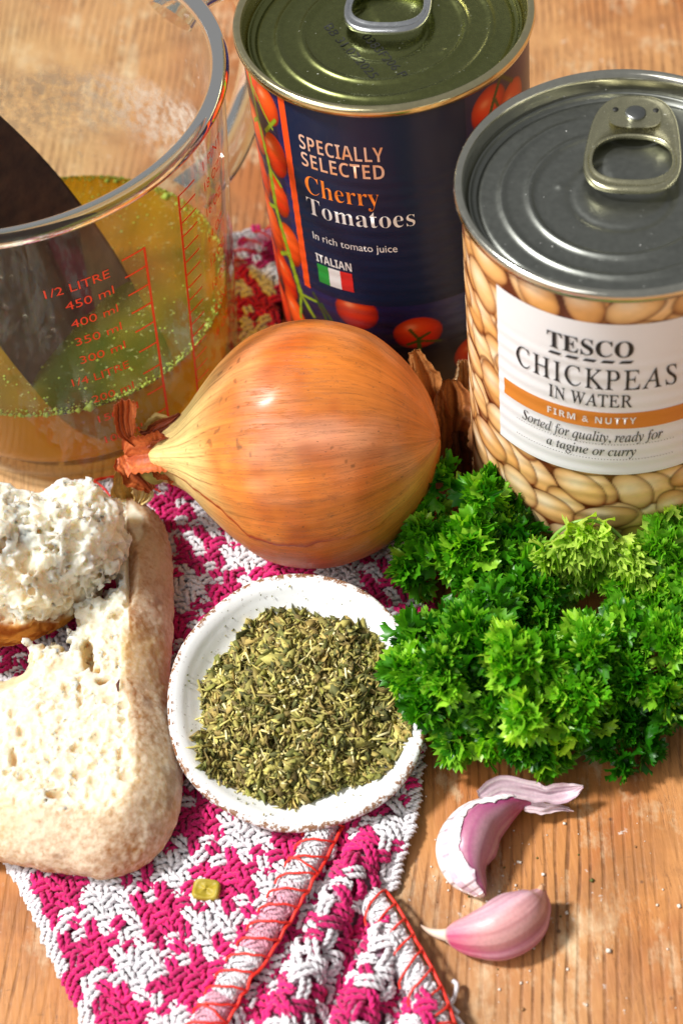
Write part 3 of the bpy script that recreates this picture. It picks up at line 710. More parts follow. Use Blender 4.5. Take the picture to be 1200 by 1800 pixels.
# ------------------------------------------------------------------ onion
def build_onion():
    c0 = np.array([-0.45, 10.30, 3.22]); ax = np.array([-0.972, 0.205, -0.12]); ax /= np.linalg.norm(ax)
    t = thing("onion", (c0[0], c0[1], 0.2), "large brown onion lying on its side with a papery twisted neck", "onion")
    nx = np.cross(ax, [0, 0, 1]); nx /= np.linalg.norm(nx); nz = np.cross(nx, ax)
    prof = smoothpath([(-3.30, 0.05), (-3.22, 0.55), (-2.95, 1.35), (-2.4, 2.15), (-1.6, 2.78), (-0.6, 3.12), (0.4, 3.15), (1.3, 2.93), (2.1, 2.42), (2.7, 1.84), (3.2, 1.28), (3.55, 0.95), (3.9, 0.74), (4.2, 0.62), (4.45, 0.35)], 420)
    na = 420
    A = np.linspace(0, 2 * np.pi, na, endpoint=False)
    Sx = prof[:, 0][:, None] + 0 * A[None]; R = prof[:, 1][:, None] + 0 * A[None]; AA = A[None] + 0 * Sx
    uv = np.stack([np.cos(AA) * 2.5, np.sin(AA) * 2.5, Sx * 0.25], -1)
    low = fbm(np.stack([np.cos(AA), np.sin(AA), Sx * 0.4], -1), 1.1, 21, 3)
    R = R * (1 + 0.030 * low) + 0.012 * fbm(np.stack([np.cos(AA) * 9, np.sin(AA) * 9, Sx * 0.5], -1), 1.0, 4, 3)
    R = R * (1 + 0.10 * sstep(3.0, 4.4, Sx) * np.cos(AA * 5 + 0.6))
    tw = AA + 0.10 * fbm(np.stack([np.cos(AA), np.sin(AA), Sx * 0.5], -1), 1.0, 8, 2)
    # outer skin ends along a torn edge low on the near side: angle 0 = toward viewer side horizontally
    edge = -0.04 + 0.30 * sstep(0.6, 2.6, Sx) + 0.05 * fbm(np.stack([Sx, 0 * Sx, 0 * Sx], -1), 2.2, 5, 3)
    # camera-facing direction inside the cross section
    dirn = np.cos(AA)[..., None] * nx + np.sin(AA)[..., None] * nz
    ang = np.arcsin(np.clip(dirn[..., 2], -1, 1)); near = dirn[..., 1] < 0
    over = sstep(-0.010, 0.010, ang - edge) * near + (~near)
    stp = np.where(near, over, 1.0) * sstep(-2.8, -1.4, Sx)
    R = R + 0.06 * stp
    V = c0 + Sx[..., None] * ax + R[..., None] * dirn
    # colour: skin pigment with pale sheen patches painted over it
    vein = vnoise(np.stack([tw * 9, 0 * tw, Sx * 0.12], -1), 1.0, 33)
    vein2 = vnoise(np.stack([tw * 26, 0 * tw, Sx * 0.3], -1), 1.0, 35)
    q = np.abs(((tw * 23 / (2 * np.pi)) + 0.2 * vnoise(np.stack([Sx * 0.6, tw * 3, 0 * tw], -1), 1, 3)) % 1.0 - 0.5)
    line = (1 - sstep(0.0, 0.045, q)) * (0.15 + 0.85 * sstep(0.6, 2.6, Sx))
    brown = lin(214, 124, 48); deep = lin(190, 92, 28); pale = lin(228, 202, 132); pink = lin(222, 148, 96)
    patchn = fbm(np.stack([np.cos(AA) * 1.5, np.sin(AA) * 1.5, Sx * 0.6], -1), 1.0, 50, 4)
    C = mix(brown, deep, sstep(-0.15, 0.5, patchn))
    C = mix(C, lin(244, 206, 176), sstep(0.1, 0.7, fbm(V * np.array([0.4, 1.2, 1.2]), 0.6, 171, 3)) * 0.3)  # whitish sheen put into the skin colour in soft patches
    C = mix(C, pink, sstep(0.1, 0.55, fbm(np.stack([np.cos(AA) * 1.2, np.sin(AA) * 1.2, Sx * 0.5], -1), 1.0, 70, 3)) * 0.55)
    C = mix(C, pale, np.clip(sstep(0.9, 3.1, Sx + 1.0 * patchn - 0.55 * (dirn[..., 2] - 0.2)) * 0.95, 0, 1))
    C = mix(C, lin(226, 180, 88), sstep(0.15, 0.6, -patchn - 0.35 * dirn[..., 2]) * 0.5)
    C *= (1 + 0.16 * vein + 0.10 * vein2 + 0.22 * fbm(V, 1.1, 77, 5))[..., None]
    C = mix(C, lin(120, 78, 34), line * 0.75)
    spk = sstep(0.62, 0.75, vnoise(V, 7.0, 90)) * sstep(0.15, 0.5, vnoise(V, 0.9, 91)); C = mix(C, lin(84, 56, 24), spk * 0.55)
    streak = np.exp(-((ang - edge - 0.018) / 0.030) ** 2) * near * sstep(-1.8, -0.5, Sx) * (0.4 + 0.6 * sstep(3.9, 2.5, np.abs(Sx - 1.5) * 1.5))
    C = mix(C, lin(166, 66, 20), np.clip(streak * 1.2, 0, 1))
    under = (near & (ang < edge))
    C = np.where(under[..., None], mix(C, lin(214, 116, 40), 0.45 * sstep(3.6, 1.8, Sx)), C)
    om = NT("onion_skin"); v = om.cm()
    st = om.n('ShaderNodeAttribute', attribute_name="St").outputs['Vector']
    def stn(sx, sy, det=4, rough=0.6, off=0.0):
        mp = om.n('ShaderNodeMapping'); om.t.links.new(st, mp.inputs[0]); mp.inputs['Scale'].default_value = (sx, sy, 1); mp.inputs['Location'].default_value = (off, off, 0)
        return om.noise(mp.outputs[0], 1.0, det, rough)
    fibre = stn(22, 0.35, 4, 0.65); fine = stn(70, 0.8, 3, 0.6, 5.0)
    c_ = om.mixc(1.0, om.col(), om.ramp(fibre, [(0.28, 0.86), (0.72, 1.15)]), 'MULTIPLY')
    c_ = om.mixc(1.0, c_, om.ramp(fine, [(0.25, 0.90), (0.75, 1.10)]), 'MULTIPLY')
    crack = om.ramp(stn(16, 0.28, 5, 0.7, 9.0), [(0.485, 0.0), (0.50, 1.0), (0.515, 0.0)])
    c_ = om.mixc(om.math('MULTIPLY', crack, 0.50), c_, (0.20, 0.075, 0.02))
    mot = om.noise(v, 2.6, 6, 0.75); spots = om.ramp(mot, [(0.60, 0.0), (0.70, 0.55)])
    c_ = om.mixc(om.math('MULTIPLY', spots, om.ramp(om.noise(v, 0.45, 2), [(0.45, 0.0), (0.6, 1.0)])), c_, (0.12, 0.06, 0.025))
    c_ = om.mixc(om.ramp(om.noise(v, 16.0, 2, 0.5), [(0.70, 0.0), (0.74, 0.7)]), c_, (0.08, 0.04, 0.02))
    om.p(Base_Color=c_, Roughness=om.ramp(om.noise(v, 1.2, 4), [(0.3, 0.40), (0.7, 0.58)]), Specular_IOR_Level=0.4, Coat_Weight=0.18, Coat_Roughness=0.2, Subsurface_Weight=0.06, Subsurface_Radius=(0.004, 0.002, 0.001))
    om.bump(om.math('ADD', om.math('MULTIPLY', fibre, 1.0), om.math('MULTIPLY', crack, 0.6)), 0.35, 0.03)
    bo = mesh("bulb", V.reshape(-1, 3), gridF(len(prof), na, False, True), om.m, t, colours=C.reshape(-1, 3))
    sa = bo.data.attributes.new("St", 'FLOAT_VECTOR', 'POINT')
    seam = np.arctan2(dirn[..., 2], dirn[..., 1] * -1)                  # around the axis, 0 toward the front; the jump lies at the back
    sa.data.foreach_set("vector", np.stack([seam + 0.05 * fbm(np.stack([np.cos(AA), np.sin(AA), Sx * 0.5], -1), 1.0, 8, 2), Sx, 0 * Sx], -1).astype(np.float32).ravel())
    # papery twists at the neck end
    pm = mat_vcol("dry_onion_paper", 0.55, 0.35, 12.0, 0.22, 14.0, 0.05, Subsurface_Weight=0.1, Subsurface_Radius=(0.004, 0.002, 0.001))
    rs = np.random.default_rng(12)
    def ribbon(P, ws, c1, c2, name, fold=0.5, seed=0, parent=t, nstrip=0.10, hint=(0.15, -0.62, 0.77)):
        K = smoothpath(P, 40); Cc = K; Wd = smoothpath([(w,) for w in ws], 40)[:, 0]
        T, N, B = frames(Cc, (0.2, -0.7, 0.7)); hh = np.array(hint, float); N = hh - T * (T @ hh)[:, None]; N /= np.linalg.norm(N, axis=1)[:, None]; B = np.cross(T, N); m_ = 26; s = np.linspace(-1, 1, m_)
        U = np.linspace(0, 1, 40)
        wob = 1 + 0.25 * vnoise(np.stack([U * 6, 0 * U + seed, 0 * U], -1), 1.0, seed)
        edge_j = 1 + 0.10 * vnoise(np.stack([U * 26, 0 * U + seed, 0 * U], -1), 1.0, seed + 1)
        pos = Cc[:, None] + B[:, None] * (s[None, :] * (Wd * wob * edge_j)[:, None])[..., None] * math.cos(fold * 0.6)
        hgt = fold * Wd[:, None] * (s[None] ** 2 - 0.4) + nstrip * vnoise(np.stack([np.broadcast_to(s * 7, (40, m_)), U[:, None] * 1.5 + 0 * s[None], np.full((40, m_), seed * 1.7)], -1), 1.0, seed + 2) * 0.8
        pos = pos + N[:, None] * hgt[..., None]
        pos2 = pos - N[:, None] * 0.025
        V = np.concatenate([pos.reshape(-1, 3), pos2.reshape(-1, 3)])
        F = gridF(40, m_); n0 = 40 * m_
        idx = np.arange(n0).reshape(40, m_); ring = np.concatenate([idx[:-1, 0], idx[-1, :-1], idx[::-1, -1][:-1], idx[0, ::-1][:-1]])
        rr = np.roll(ring, -1)
        st = vnoise(np.stack([np.broadcast_to(s * 10, (40, m_)), U[:, None] * 1.0 + 0 * s[None], np.full((40, m_), seed * 3.1)], -1), 1.0, seed + 5)
        cc = mix(np.array(c1), np.array(c2), np.clip(st * 0.9 + 0.5, 0, 1)).reshape(-1, 3)
        return mesh(name, V, [F, F[:, ::-1] + n0, np.stack([ring, rr, rr + n0, ring + n0], -1)], pm, parent, colours=np.vstack([cc, cc]))
    o1, o2 = lin(214, 116, 58), lin(158, 66, 24); y1, y2 = lin(226, 190, 108), lin(176, 126, 48)
    ribbon([(-5.05, 11.15, 3.25), (-5.22, 11.25, 3.55), (-5.25, 11.4, 3.95), (-5.17, 11.5, 4.35), (-5.14, 11.5, 4.62)], [.08, .16, .32, .30, .24], o1, o2, "papery_twist", 0.35, 3)
    ribbon([(-5.45, 11.15, 2.85), (-5.22, 10.95, 3.10), (-4.85, 10.78, 3.28), (-4.5, 10.78, 3.30), (-4.25, 10.85, 3.24)], [.30, .50, .54, .50, .38], o1, o2, "papery_twist", 0.55, 5)
    ribbon([(-5.5, 11.2, 2.9), (-5.35, 10.9, 2.7), (-5.1, 10.68, 2.4), (-4.9, 10.55, 2.05)], [.25, .40, .36, .10], o1, o2, "papery_twist", 0.5, 8)
    ribbon([(-4.85, 11.15, 3.45), (-4.45, 11.2, 3.62), (-4.1, 11.28, 3.70), (-3.8, 11.4, 3.95)], [.26, .30, .24, .08], o2, lin(96, 40, 18), "papery_twist", 0.8, 10)
    ribbon([(-4.8, 10.75, 2.95), (-4.5, 10.5, 2.85), (-4.25, 10.42, 2.72), (-4.1, 10.42, 2.6)], [.20, .28, .24, .08], o1, o2, "papery_twist", 0.9, 13)
    ribbon([(-5.45, 11.2, 2.6), (-5.65, 11.0, 2.1), (-5.65, 10.85, 1.6), (-5.5, 10.7, 1.2)], [.22, .36, .34, .20], y1, y2, "papery_twist", 0.5, 17)
    ribbon([(-5.1, 10.95, 2.5), (-5.12, 10.8, 2.1), (-5.2, 10.7, 1.75), (-5.35, 10.65, 1.5)], [.25, .32, .25, .12], lin(226, 212, 160), y1, "papery_twist", 0.4, 19)
    ribbon([(-4.75, 11.4, 3.3), (-4.4, 11.5, 3.5), (-4.0, 11.5, 3.55)], [.3, .35, .2], lin(190, 168, 104), y2, "papery_twist", 0.6, 23)
    # cut green core of the neck
    V, F = tube(smoothpath([(-4.3, 11.0, 2.7), (-4.70, 10.85, 2.55), (-4.92, 10.75, 2.35)], 12), [0.55, .53, .5, .48, .46, .44, .42, .40, .38, .36, .33, .28], 20)
    mesh("neck_core", V, F, mat_simple("neck_core", tuple(lin(176, 164, 84)), 0.6, var=0.4, vs=5, bump=0.5, bs=8), t)
    # loose flakes of skin behind the onion
    labs = ["crumpled brown flake of onion skin standing between the onion and the chickpea tin", "narrow curled onion skin flake behind the onion, beside the navy tin", "small pale scrap of onion skin high between the two tins"]
    f1, f2 = lin(176, 112, 54), lin(120, 66, 26)
    specs = [([(3.0, 10.9, 0.6), (3.15, 11.2, 1.6), (3.3, 11.6, 2.3), (3.35, 12.1, 3.0)], [.3, .55, .62, .30], f1, f2, 31, 0.9),
             ([(2.75, 11.2, 1.2), (2.8, 11.7, 2.3), (2.65, 12.1, 3.2), (2.5, 12.5, 3.9)], [.35, .50, .42, .20], lin(196, 140, 84), f1, 35, 0.8),
             ([(3.75, 12.75, 1.6), (3.8, 12.9, 2.1), (3.85, 13.1, 2.6)], [.18, .28, .15], lin(200, 170, 128), f1, 39, 0.5),
             ([(3.35, 10.3, 0.4), (3.35, 10.7, 1.2), (3.38, 11.2, 1.9)], [.22, .34, .22], f2, lin(86, 46, 22), 43, 0.9)]
    labs.append("dark folded onion skin flake low against the chickpea tin")
    for (P, ws, a, b, sd, fo), lb in zip(specs, labs):
        tt = thing("onion_skin_flake", P[0], lb, "onion skin", "loose flakes of onion skin behind the onion")
        ribbon(P, ws, a, b, "skin", fo, sd, parent=tt, nstrip=0.22)
build_onion()

# ------------------------------------------------------------------ bread
def surface_nets(f, o, h):
    """f < 0 inside; returns V (cm), quads"""
    s = f < 0
    nx, ny, nz = f.shape
    shp = (nx - 1, ny - 1, nz - 1); acc = np.zeros(shp + (3,), np.float32); cnt = np.zeros(shp, np.float32)
    offs = [(a, b, c) for a in (0, 1) for b in (0, 1) for c in (0, 1)]
    def sl(o_): return tuple(slice(o_[k], o_[k] + shp[k]) for k in range(3))
    for axis in range(3):
        for a in (0, 1):
            for b in (0, 1):
                o0 = [0, 0, 0]; oth = [k for k in range(3) if k != axis]; o0[oth[0]] = a; o0[oth[1]] = b; o1 = list(o0); o1[axis] = 1
                fa, fb = f[sl(o0)], f[sl(o1)]; cr = (fa < 0) != (fb < 0)
                t = np.where(cr, fa / np.where(cr, fa - fb, 1), 0)
                for k in range(3):
                    acc[..., k] += np.where(cr, (o0[k] if k != axis else 0) + (t if k == axis else 0), 0)
                cnt += cr
    act = cnt > 0; idx = -np.ones(shp, np.int64); idx[act] = np.arange(act.sum())
    P = np.argwhere(act); V = (P + acc[act] / cnt[act][:, None]) * h + o
    quads = []
    for axis in range(3):
        b, c = [k for k in range(3) if k != axis]
        lo = [slice(None)] * 3; hi = [slice(None)] * 3; lo[axis] = slice(0, -1); hi[axis] = slice(1, None)
        sa, sb = s[tuple(lo)], s[tuple(hi)]; cr = np.argwhere(sa != sb)
        ok = (cr[:, b] > 0) & (cr[:, c] > 0) & (cr[:, b] < f.shape[b] - 1) & (cr[:, c] < f.shape[c] - 1)
        cr = cr[ok]; fl = sa[tuple(cr.T)]
        def at(db, dc):
            q = cr.copy(); q[:, b] -= db; q[:, c] -= dc; return idx[tuple(q.T)]
        Q = np.stack([at(1, 1), at(0, 1), at(0, 0), at(1, 0)], -1)
        flip = fl if axis != 1 else ~fl
        Q[~flip] = Q[~flip][:, ::-1]; quads.append(Q)
    Q = np.concatenate(quads); return V, Q[(Q >= 0).all(1)]
def poly_sdf(X, Y, P):
    P = np.array(P, float); d = np.full(X.shape, 1e9); inside = np.zeros(X.shape, bool)
    for i in range(len(P)):
        a, b = P[i], P[(i + 1) % len(P)]; e = b - a
        t = np.clip(((X - a[0]) * e[0] + (Y - a[1]) * e[1]) / (e @ e), 0, 1)
        d = np.minimum(d, np.hypot(X - a[0] - t * e[0], Y - a[1] - t * e[1]))
        cond = ((a[1] > Y) != (b[1] > Y)) & (X < (b[0] - a[0]) * (Y - a[1]) / (b[1] - a[1] + 1e-12) + a[0])
        inside ^= cond
    return np.where(inside, -d, d)
def carve(f, o, h, C, R, sq=None):
    for c, r in zip(C, R):
        rr = np.atleast_1d(r) * np.ones(3); k = max(rr) + 2 * h
        a = np.maximum(((c - k - o) / h).astype(int), 0); b = np.minimum(((c + k - o) / h).astype(int) + 2, f.shape)
        if (b <= a).any(): continue
        g = np.ogrid[a[0]:b[0], a[1]:b[1], a[2]:b[2]]
        q = np.sqrt(sum(((g[i] * h + o[i] - c[i]) / rr[i]) ** 2 for i in range(3)))
        s = (slice(a[0], b[0]), slice(a[1], b[1]), slice(a[2], b[2]))
        f[s] = np.maximum(f[s], (1 - q) * min(rr))
    return f
def foam(f, o, h, cell, thick, depth, sd, mask=None):
    """open the skin of f into irregular cells with thin walls between them"""
    near = (np.abs(f) < depth + 2 * h)
    if mask is not None: near &= mask
    I = np.argwhere(near); P = (I * h + o).astype(np.float32)
    P = P + 0.35 * cell * np.stack([vnoise(P, 1.1 / cell, sd + 1), vnoise(P, 1.1 / cell, sd + 2), vnoise(P, 1.1 / cell, sd + 3)], -1)
    Q = P / cell; C0 = np.floor(Q); F1 = np.full(len(Q), 9.0); F2 = F1.copy()
    for a in (-1, 0, 1):
        for b in (-1, 0, 1):
            for c in (-1, 0, 1):
                K = C0 + (a, b, c); ki = K.astype(np.int64)
                J = np.stack([_hash(ki[:, 0], ki[:, 1], ki[:, 2], sd + 11 * t_) for t_ in (1, 2, 3)], -1)
                d = np.sqrt(((K + J - Q) ** 2).sum(1)); F2 = np.minimum(F2, np.maximum(F1, d)); F1 = np.minimum(F1, d)
    th = thick * (1 + 0.8 * vnoise(P, 0.8 / cell, sd + 7))
    cav = ((F2 - F1) * cell * 0.5 - th)
    fn = f[near]; dep = depth * (0.35 + 0.65 * (0.5 + 0.5 * vnoise(P, 0.5 / cell, sd + 9)))
    f[near] = np.maximum(fn, np.minimum(cav, fn + dep))
    return f
def build_bread():
    bm_ = NT("bread"); v = bm_.cm(); cc = bm_.col()
    fl = bm_.ramp(bm_.noise(v, 13.0, 5, 0.75), [(0.32, 0.88), (0.62, 1.04)])  # random speckle painting the dark of fine pores
    bm_.p(Base_Color=bm_.mixc(1.0, cc, fl, 'MULTIPLY'), Roughness=0.85, Specular_IOR_Level=0.15, Subsurface_Weight=0.8, Subsurface_Radius=(0.009, 0.0065, 0.0045), Subsurface_Scale=1.0)
    bm_.bump(bm_.noise(v, 13.0, 6, 0.8), 0.32, 0.05)
    h = 0.038
    # lower slice
    lo = np.array([-11.6, -0.5, 0.06]); hi = np.array([-4.2, 11.6, 2.75]); n = ((hi - lo) / h).astype(int)
    ax = [lo[i] + np.arange(n[i]) * h for i in range(3)]
    X, Y = np.meshgrid(ax[0], ax[1], indexing='ij')
    pol = smoothpath([(-11.4, 1.75), (-10.2, 1.25), (-9.2, 0.85), (-7.8, 0.38), (-6.6, 0.05), (-5.5, 0.45), (-4.85, 1.5), (-4.70, 3.2), (-4.86, 5.2), (-4.72, 7.0), (-4.62, 8.8), (-4.72, 10.0), (-5.2, 10.9), (-5.75, 11.1), (-6.15, 10.3), (-6.1, 8.6), (-6.25, 7.5), (-7.0, 7.1), (-7.15, 6.6), (-7.35, 6.1), (-7.7, 6.35), (-8.2, 6.15), (-8.9, 5.75), (-10.0, 6.0), (-11.4, 5.9)], 160)
    D2 = poly_sdf(X, Y, pol)
    G = np.stack(np.meshgrid(*ax, indexing='ij'), -1).astype(np.float32)
    Z = G[..., 2]
    torn = sstep(5.2, 6.2, G[..., 1]) * sstep(-6.0, -6.5, G[..., 0])           # torn side of the slice
    torn = np.maximum(torn, sstep(5.6, 6.6, G[..., 1]) * (G[..., 0] < -5.7))
    ztop = 2.18 - 0.55 * sstep(7.2, 10.8, G[..., 1]) - 0.05
    inset = 1.05 * np.clip((Z - 0.95) / 1.25, 0, 2) ** 1.7 + 0.55 * np.clip((0.95 - Z) / 0.9, 0, 2) ** 2
    inset = inset * (1 - torn)
    rough = fbm(G, 1.6, 11, 3)
    f = np.maximum(D2[..., None] + inset, Z - ztop)
    f = f + 0.04 * rough + torn * (0.22 * fbm(G, 2.4, 31, 3))
    f = np.maximum(f, -(Z - 0.16)).astype(np.float32)
    f += 0.020 * vnoise(G, 9.0, 41) + 0.022 * vnoise(G, 4.5, 43)
    r_ = np.random.default_rng(3)
    nb = 2200
    C = np.stack([r_.uniform(-11.4, -5.6, nb), r_.uniform(0.3, 11, nb), 2.13 + 0 * r_.uniform(0, 1, nb)], -1)
    R = 0.028 + 0.050 * r_.exponential(0.60, nb); R = np.clip(R, 0.03, 0.20); C[:, 2] += R * r_.uniform(-0.3, 0.6, nb)
    RR = np.stack([R * r_.uniform(0.7, 1.3, nb), R * r_.uniform(0.7, 1.3, nb), R * 0.8], -1)
    d_at = poly_sdf(C[:, 0], C[:, 1], pol)
    k = (d_at < -1.12) | (torn[np.clip(((C[:, 0] - lo[0]) / h).astype(int), 0, n[0] - 1), np.clip(((C[:, 1] - lo[1]) / h).astype(int), 0, n[1] - 1), -1] > 0.3)
    C[:, 2] = np.where(C[:, 1] > 7.2, C[:, 2] - 0.55 * sstep(7.2, 10.8, C[:, 1]), C[:, 2])
    f = carve(f, lo, h, C[k], RR[k])
    nb = 900
    C = np.stack([r_.uniform(-11.4, -5.7, nb), r_.uniform(5.0, 8.5, nb), r_.uniform(0.3, 2.2, nb)], -1)
    d_at = poly_sdf(C[:, 0], C[:, 1], pol); k = np.abs(d_at) < 0.28; f = carve(f, lo, h, C[k], r_.uniform(0.06, 0.26, k.sum()))
    f = carve(f, lo, h, np.array([(-6.55, 5.1, 2.1), (-6.4, 4.7, 2.15), (-6.75, 5.6, 2.0), (-6.95, 4.4, 2.25), (-8.6, 2.9, 2.2), (-7.6, 1.75, 2.15)]), np.array([(.16, .10, .5), (.16, .10, .5), (.16, .5, .4), (.10, .6, .25), (.12, .3, .3), (.25, .14, .25)]))
    f = foam(f, lo, h, 0.17, 0.022, 0.05, 300, (G[..., 2] > 1.97) | (torn > 0.3))
    f += 0.6 * (0.018 + 0.027 * sstep(1.9, 2.1, Z)) * (vnoise(G, 5.5, 141) + 0.7 * vnoise(G, 11.0, 142))
    V, Q = surface_nets(f, lo, h)
    ix = np.clip(((V - lo) / h).astype(int), 0, n - 1); tn = torn[ix[:, 0], ix[:, 1], ix[:, 2]]
    d = poly_sdf(V[:, 0], V[:, 1], pol)
    ins = 1.05 * np.clip((V[:, 2] - 0.95) / 1.25, 0, 2) ** 1.7 + 0.55 * np.clip((0.95 - V[:, 2]) / 0.9, 0, 2) ** 2
    depth = -(d + ins) + 0.05 * fbm(V, 3, 61, 3)
    crumb = np.maximum(np.maximum(sstep(0.07, 0.17, depth), tn), sstep(3.0, 3.3, V[:, 1]) * sstep(-6.0, -6.2, V[:, 0]))
    crumbc = mix(lin(232, 222, 198), lin(216, 188, 138), sstep(0.03, 0.22, 2.10 - V[:, 2]) * 0.8 * (V[:, 1] < 7))  # shade in the pits painted as a darker crumb colour
    toast = fbm(V, 0.55, 71, 4)
    grn = vnoise(V, 15.0, 83) * 0.6 + vnoise(V, 8.0, 84) * 0.5
    cr = mix(lin(212, 176, 122), lin(166, 112, 58), sstep(-0.35, 0.75, toast + 0.7 * sstep(5.5, 8.0, V[:, 1]) + 0.30 * sstep(2.6, 0.6, V[:, 1])))  # toast mottling, browner front, and shade painted in towards the back
    flour = sstep(-0.75, 0.75, 0.8 * fbm(V, 11.0, 81, 3, 0.8) + 0.9 * fbm(V, 0.5, 91, 3) + 0.15 - 0.35 * sstep(1.2, 0.4, V[:, 2]))
    cr = mix(cr, lin(236, 222, 198), np.clip(flour + 0.22 * grn, 0, 1) * 0.85 * (1 - 0.45 * sstep(6.2, 8, V[:, 1])))  # flour thinned at the back as part of that painted shade
    dk = sstep(0.6, 0.8, vnoise(V, 2.2, 99)); cr = mix(cr, lin(110, 60, 40), dk * 0.3)
    Cc = mix(cr, crumbc, crumb)
    V = V.astype(float)
    t = thing("bread_slice", (-7.5, 4.5, 0.2), "thick white bread slice with floured crust lying flat beside the herb dish", "bread")
    mesh("bread_crumb_and_crust", V, Q, bm_.m, t, colours=Cc)
    V2, F2 = tube([(-6.0, 4.3, 2.16), (-6.0, 4.45, 2.24), (-5.95, 4.6, 2.22)], [0.02, 0.045, 0.015], 6)
    mesh("dark_seed", V2, F2, mat_simple("dark_seed", (0.10, 0.02, 0.012), 0.5), t)
    # torn chunk on top and behind
    lo = np.array([-12.0, 5.9, 0.2]); hi = np.array([-5.2, 11.1, 5.1]); h = 0.04; n = ((hi - lo) / h).astype(int)
    ax = [lo[i] + np.arange(n[i]) * h for i in range(3)]; G = np.stack(np.meshgrid(*ax, indexing='ij'), -1).astype(np.float32)
    def ell(c, r): return (np.sqrt((((G - np.array(c, np.float32)) / np.array(r, np.float32)) ** 2).sum(-1)) - 1) * min(r)
    f = np.minimum(ell((-9.0, 8.4, 2.5), (2.9, 2.05, 2.1)), ell((-7.05, 8.75, 2.95), (1.4, 1.45, 1.25)))
    f = np.minimum(f, ell((-6.5, 8.3, 2.45), (0.85, 0.95, 0.7)))
    crustm = sstep(2.5, 1.9, G[..., 2] + 0.55 * (G[..., 1] - 7.0) + 0.35 * (G[..., 0] + 8.5)) # low front side stays smooth
    w = 1 - 0.85 * crustm
    f = f + w * (0.36 * fbm(G, 0.9, 5, 2) + 0.26 * fbm(G, 2.3, 15, 2) + 0.10 * fbm(G, 6.0, 25, 2)) + 0.035 * vnoise(G, 10, 35)
    f = np.maximum(f, -(G[..., 2] - 0.35)).astype(np.float32)
    nb = 9000; C = np.stack([r_.uniform(lo[k_], hi[k_], nb) for k_ in range(3)], -1)
    ix = np.clip(((C - lo) / h).astype(int), 0, n - 1); fv = f[ix[:, 0], ix[:, 1], ix[:, 2]]; wv = w[ix[:, 0], ix[:, 1], ix[:, 2]]
    k = (np.abs(fv) < 0.20) & (wv > 0.6) & (r_.uniform(0, 1, nb) < 0.1); R = np.clip(0.04 + r_.exponential(0.06, k.sum()), 0.04, 0.30)
    f = carve(f, lo, h, C[k], R[:, None] * r_.uniform(0.7, 1.3, (k.sum(), 3)))
    f = foam(f, lo, h, 0.42, 0.050, 0.13, 500, w > 0.6); f = foam(f, lo, h, 0.20, 0.030, 0.05, 600, w > 0.6)
    f += 0.45 * w * (0.035 * vnoise(G * np.array([1, 1, 1.8], np.float32), 4.5, 151) + 0.045 * vnoise(G, 8.0, 152) + 0.035 * vnoise(G, 13.0, 153))
    V, Q = surface_nets(f, lo, h)
    cm_ = sstep(2.45, 2.15, V[:, 2] + 0.55 * (V[:, 1] - 7.0) + 0.35 * (V[:, 0] + 8.5) + 0.3 * fbm(V, 2, 3, 3))
    crc = mix(lin(212, 142, 62), lin(150, 80, 24), sstep(-0.2, 0.4, fbm(V, 3, 7, 4)))
    c2 = mix(lin(252, 241, 216), lin(240, 212, 164), np.clip(sstep(0.0, 0.6, fbm(V, 1.4, 47, 3)) * 0.6 + sstep(3.4, 1.6, V[:, 2] + 0.4 * (V[:, 1] - 7.5)) * 0.6, 0, 1))  # brown shading painted into the crumb towards its low front
    c2 = mix(c2, crc, cm_)
    t = thing("bread_chunk", (-8.6, 8.6, 0.3), "torn open chunk of airy white bread with golden underside, by the jug", "bread")
    mesh("torn_crumb", V, Q, bm_.m, t, colours=c2)
build_bread()

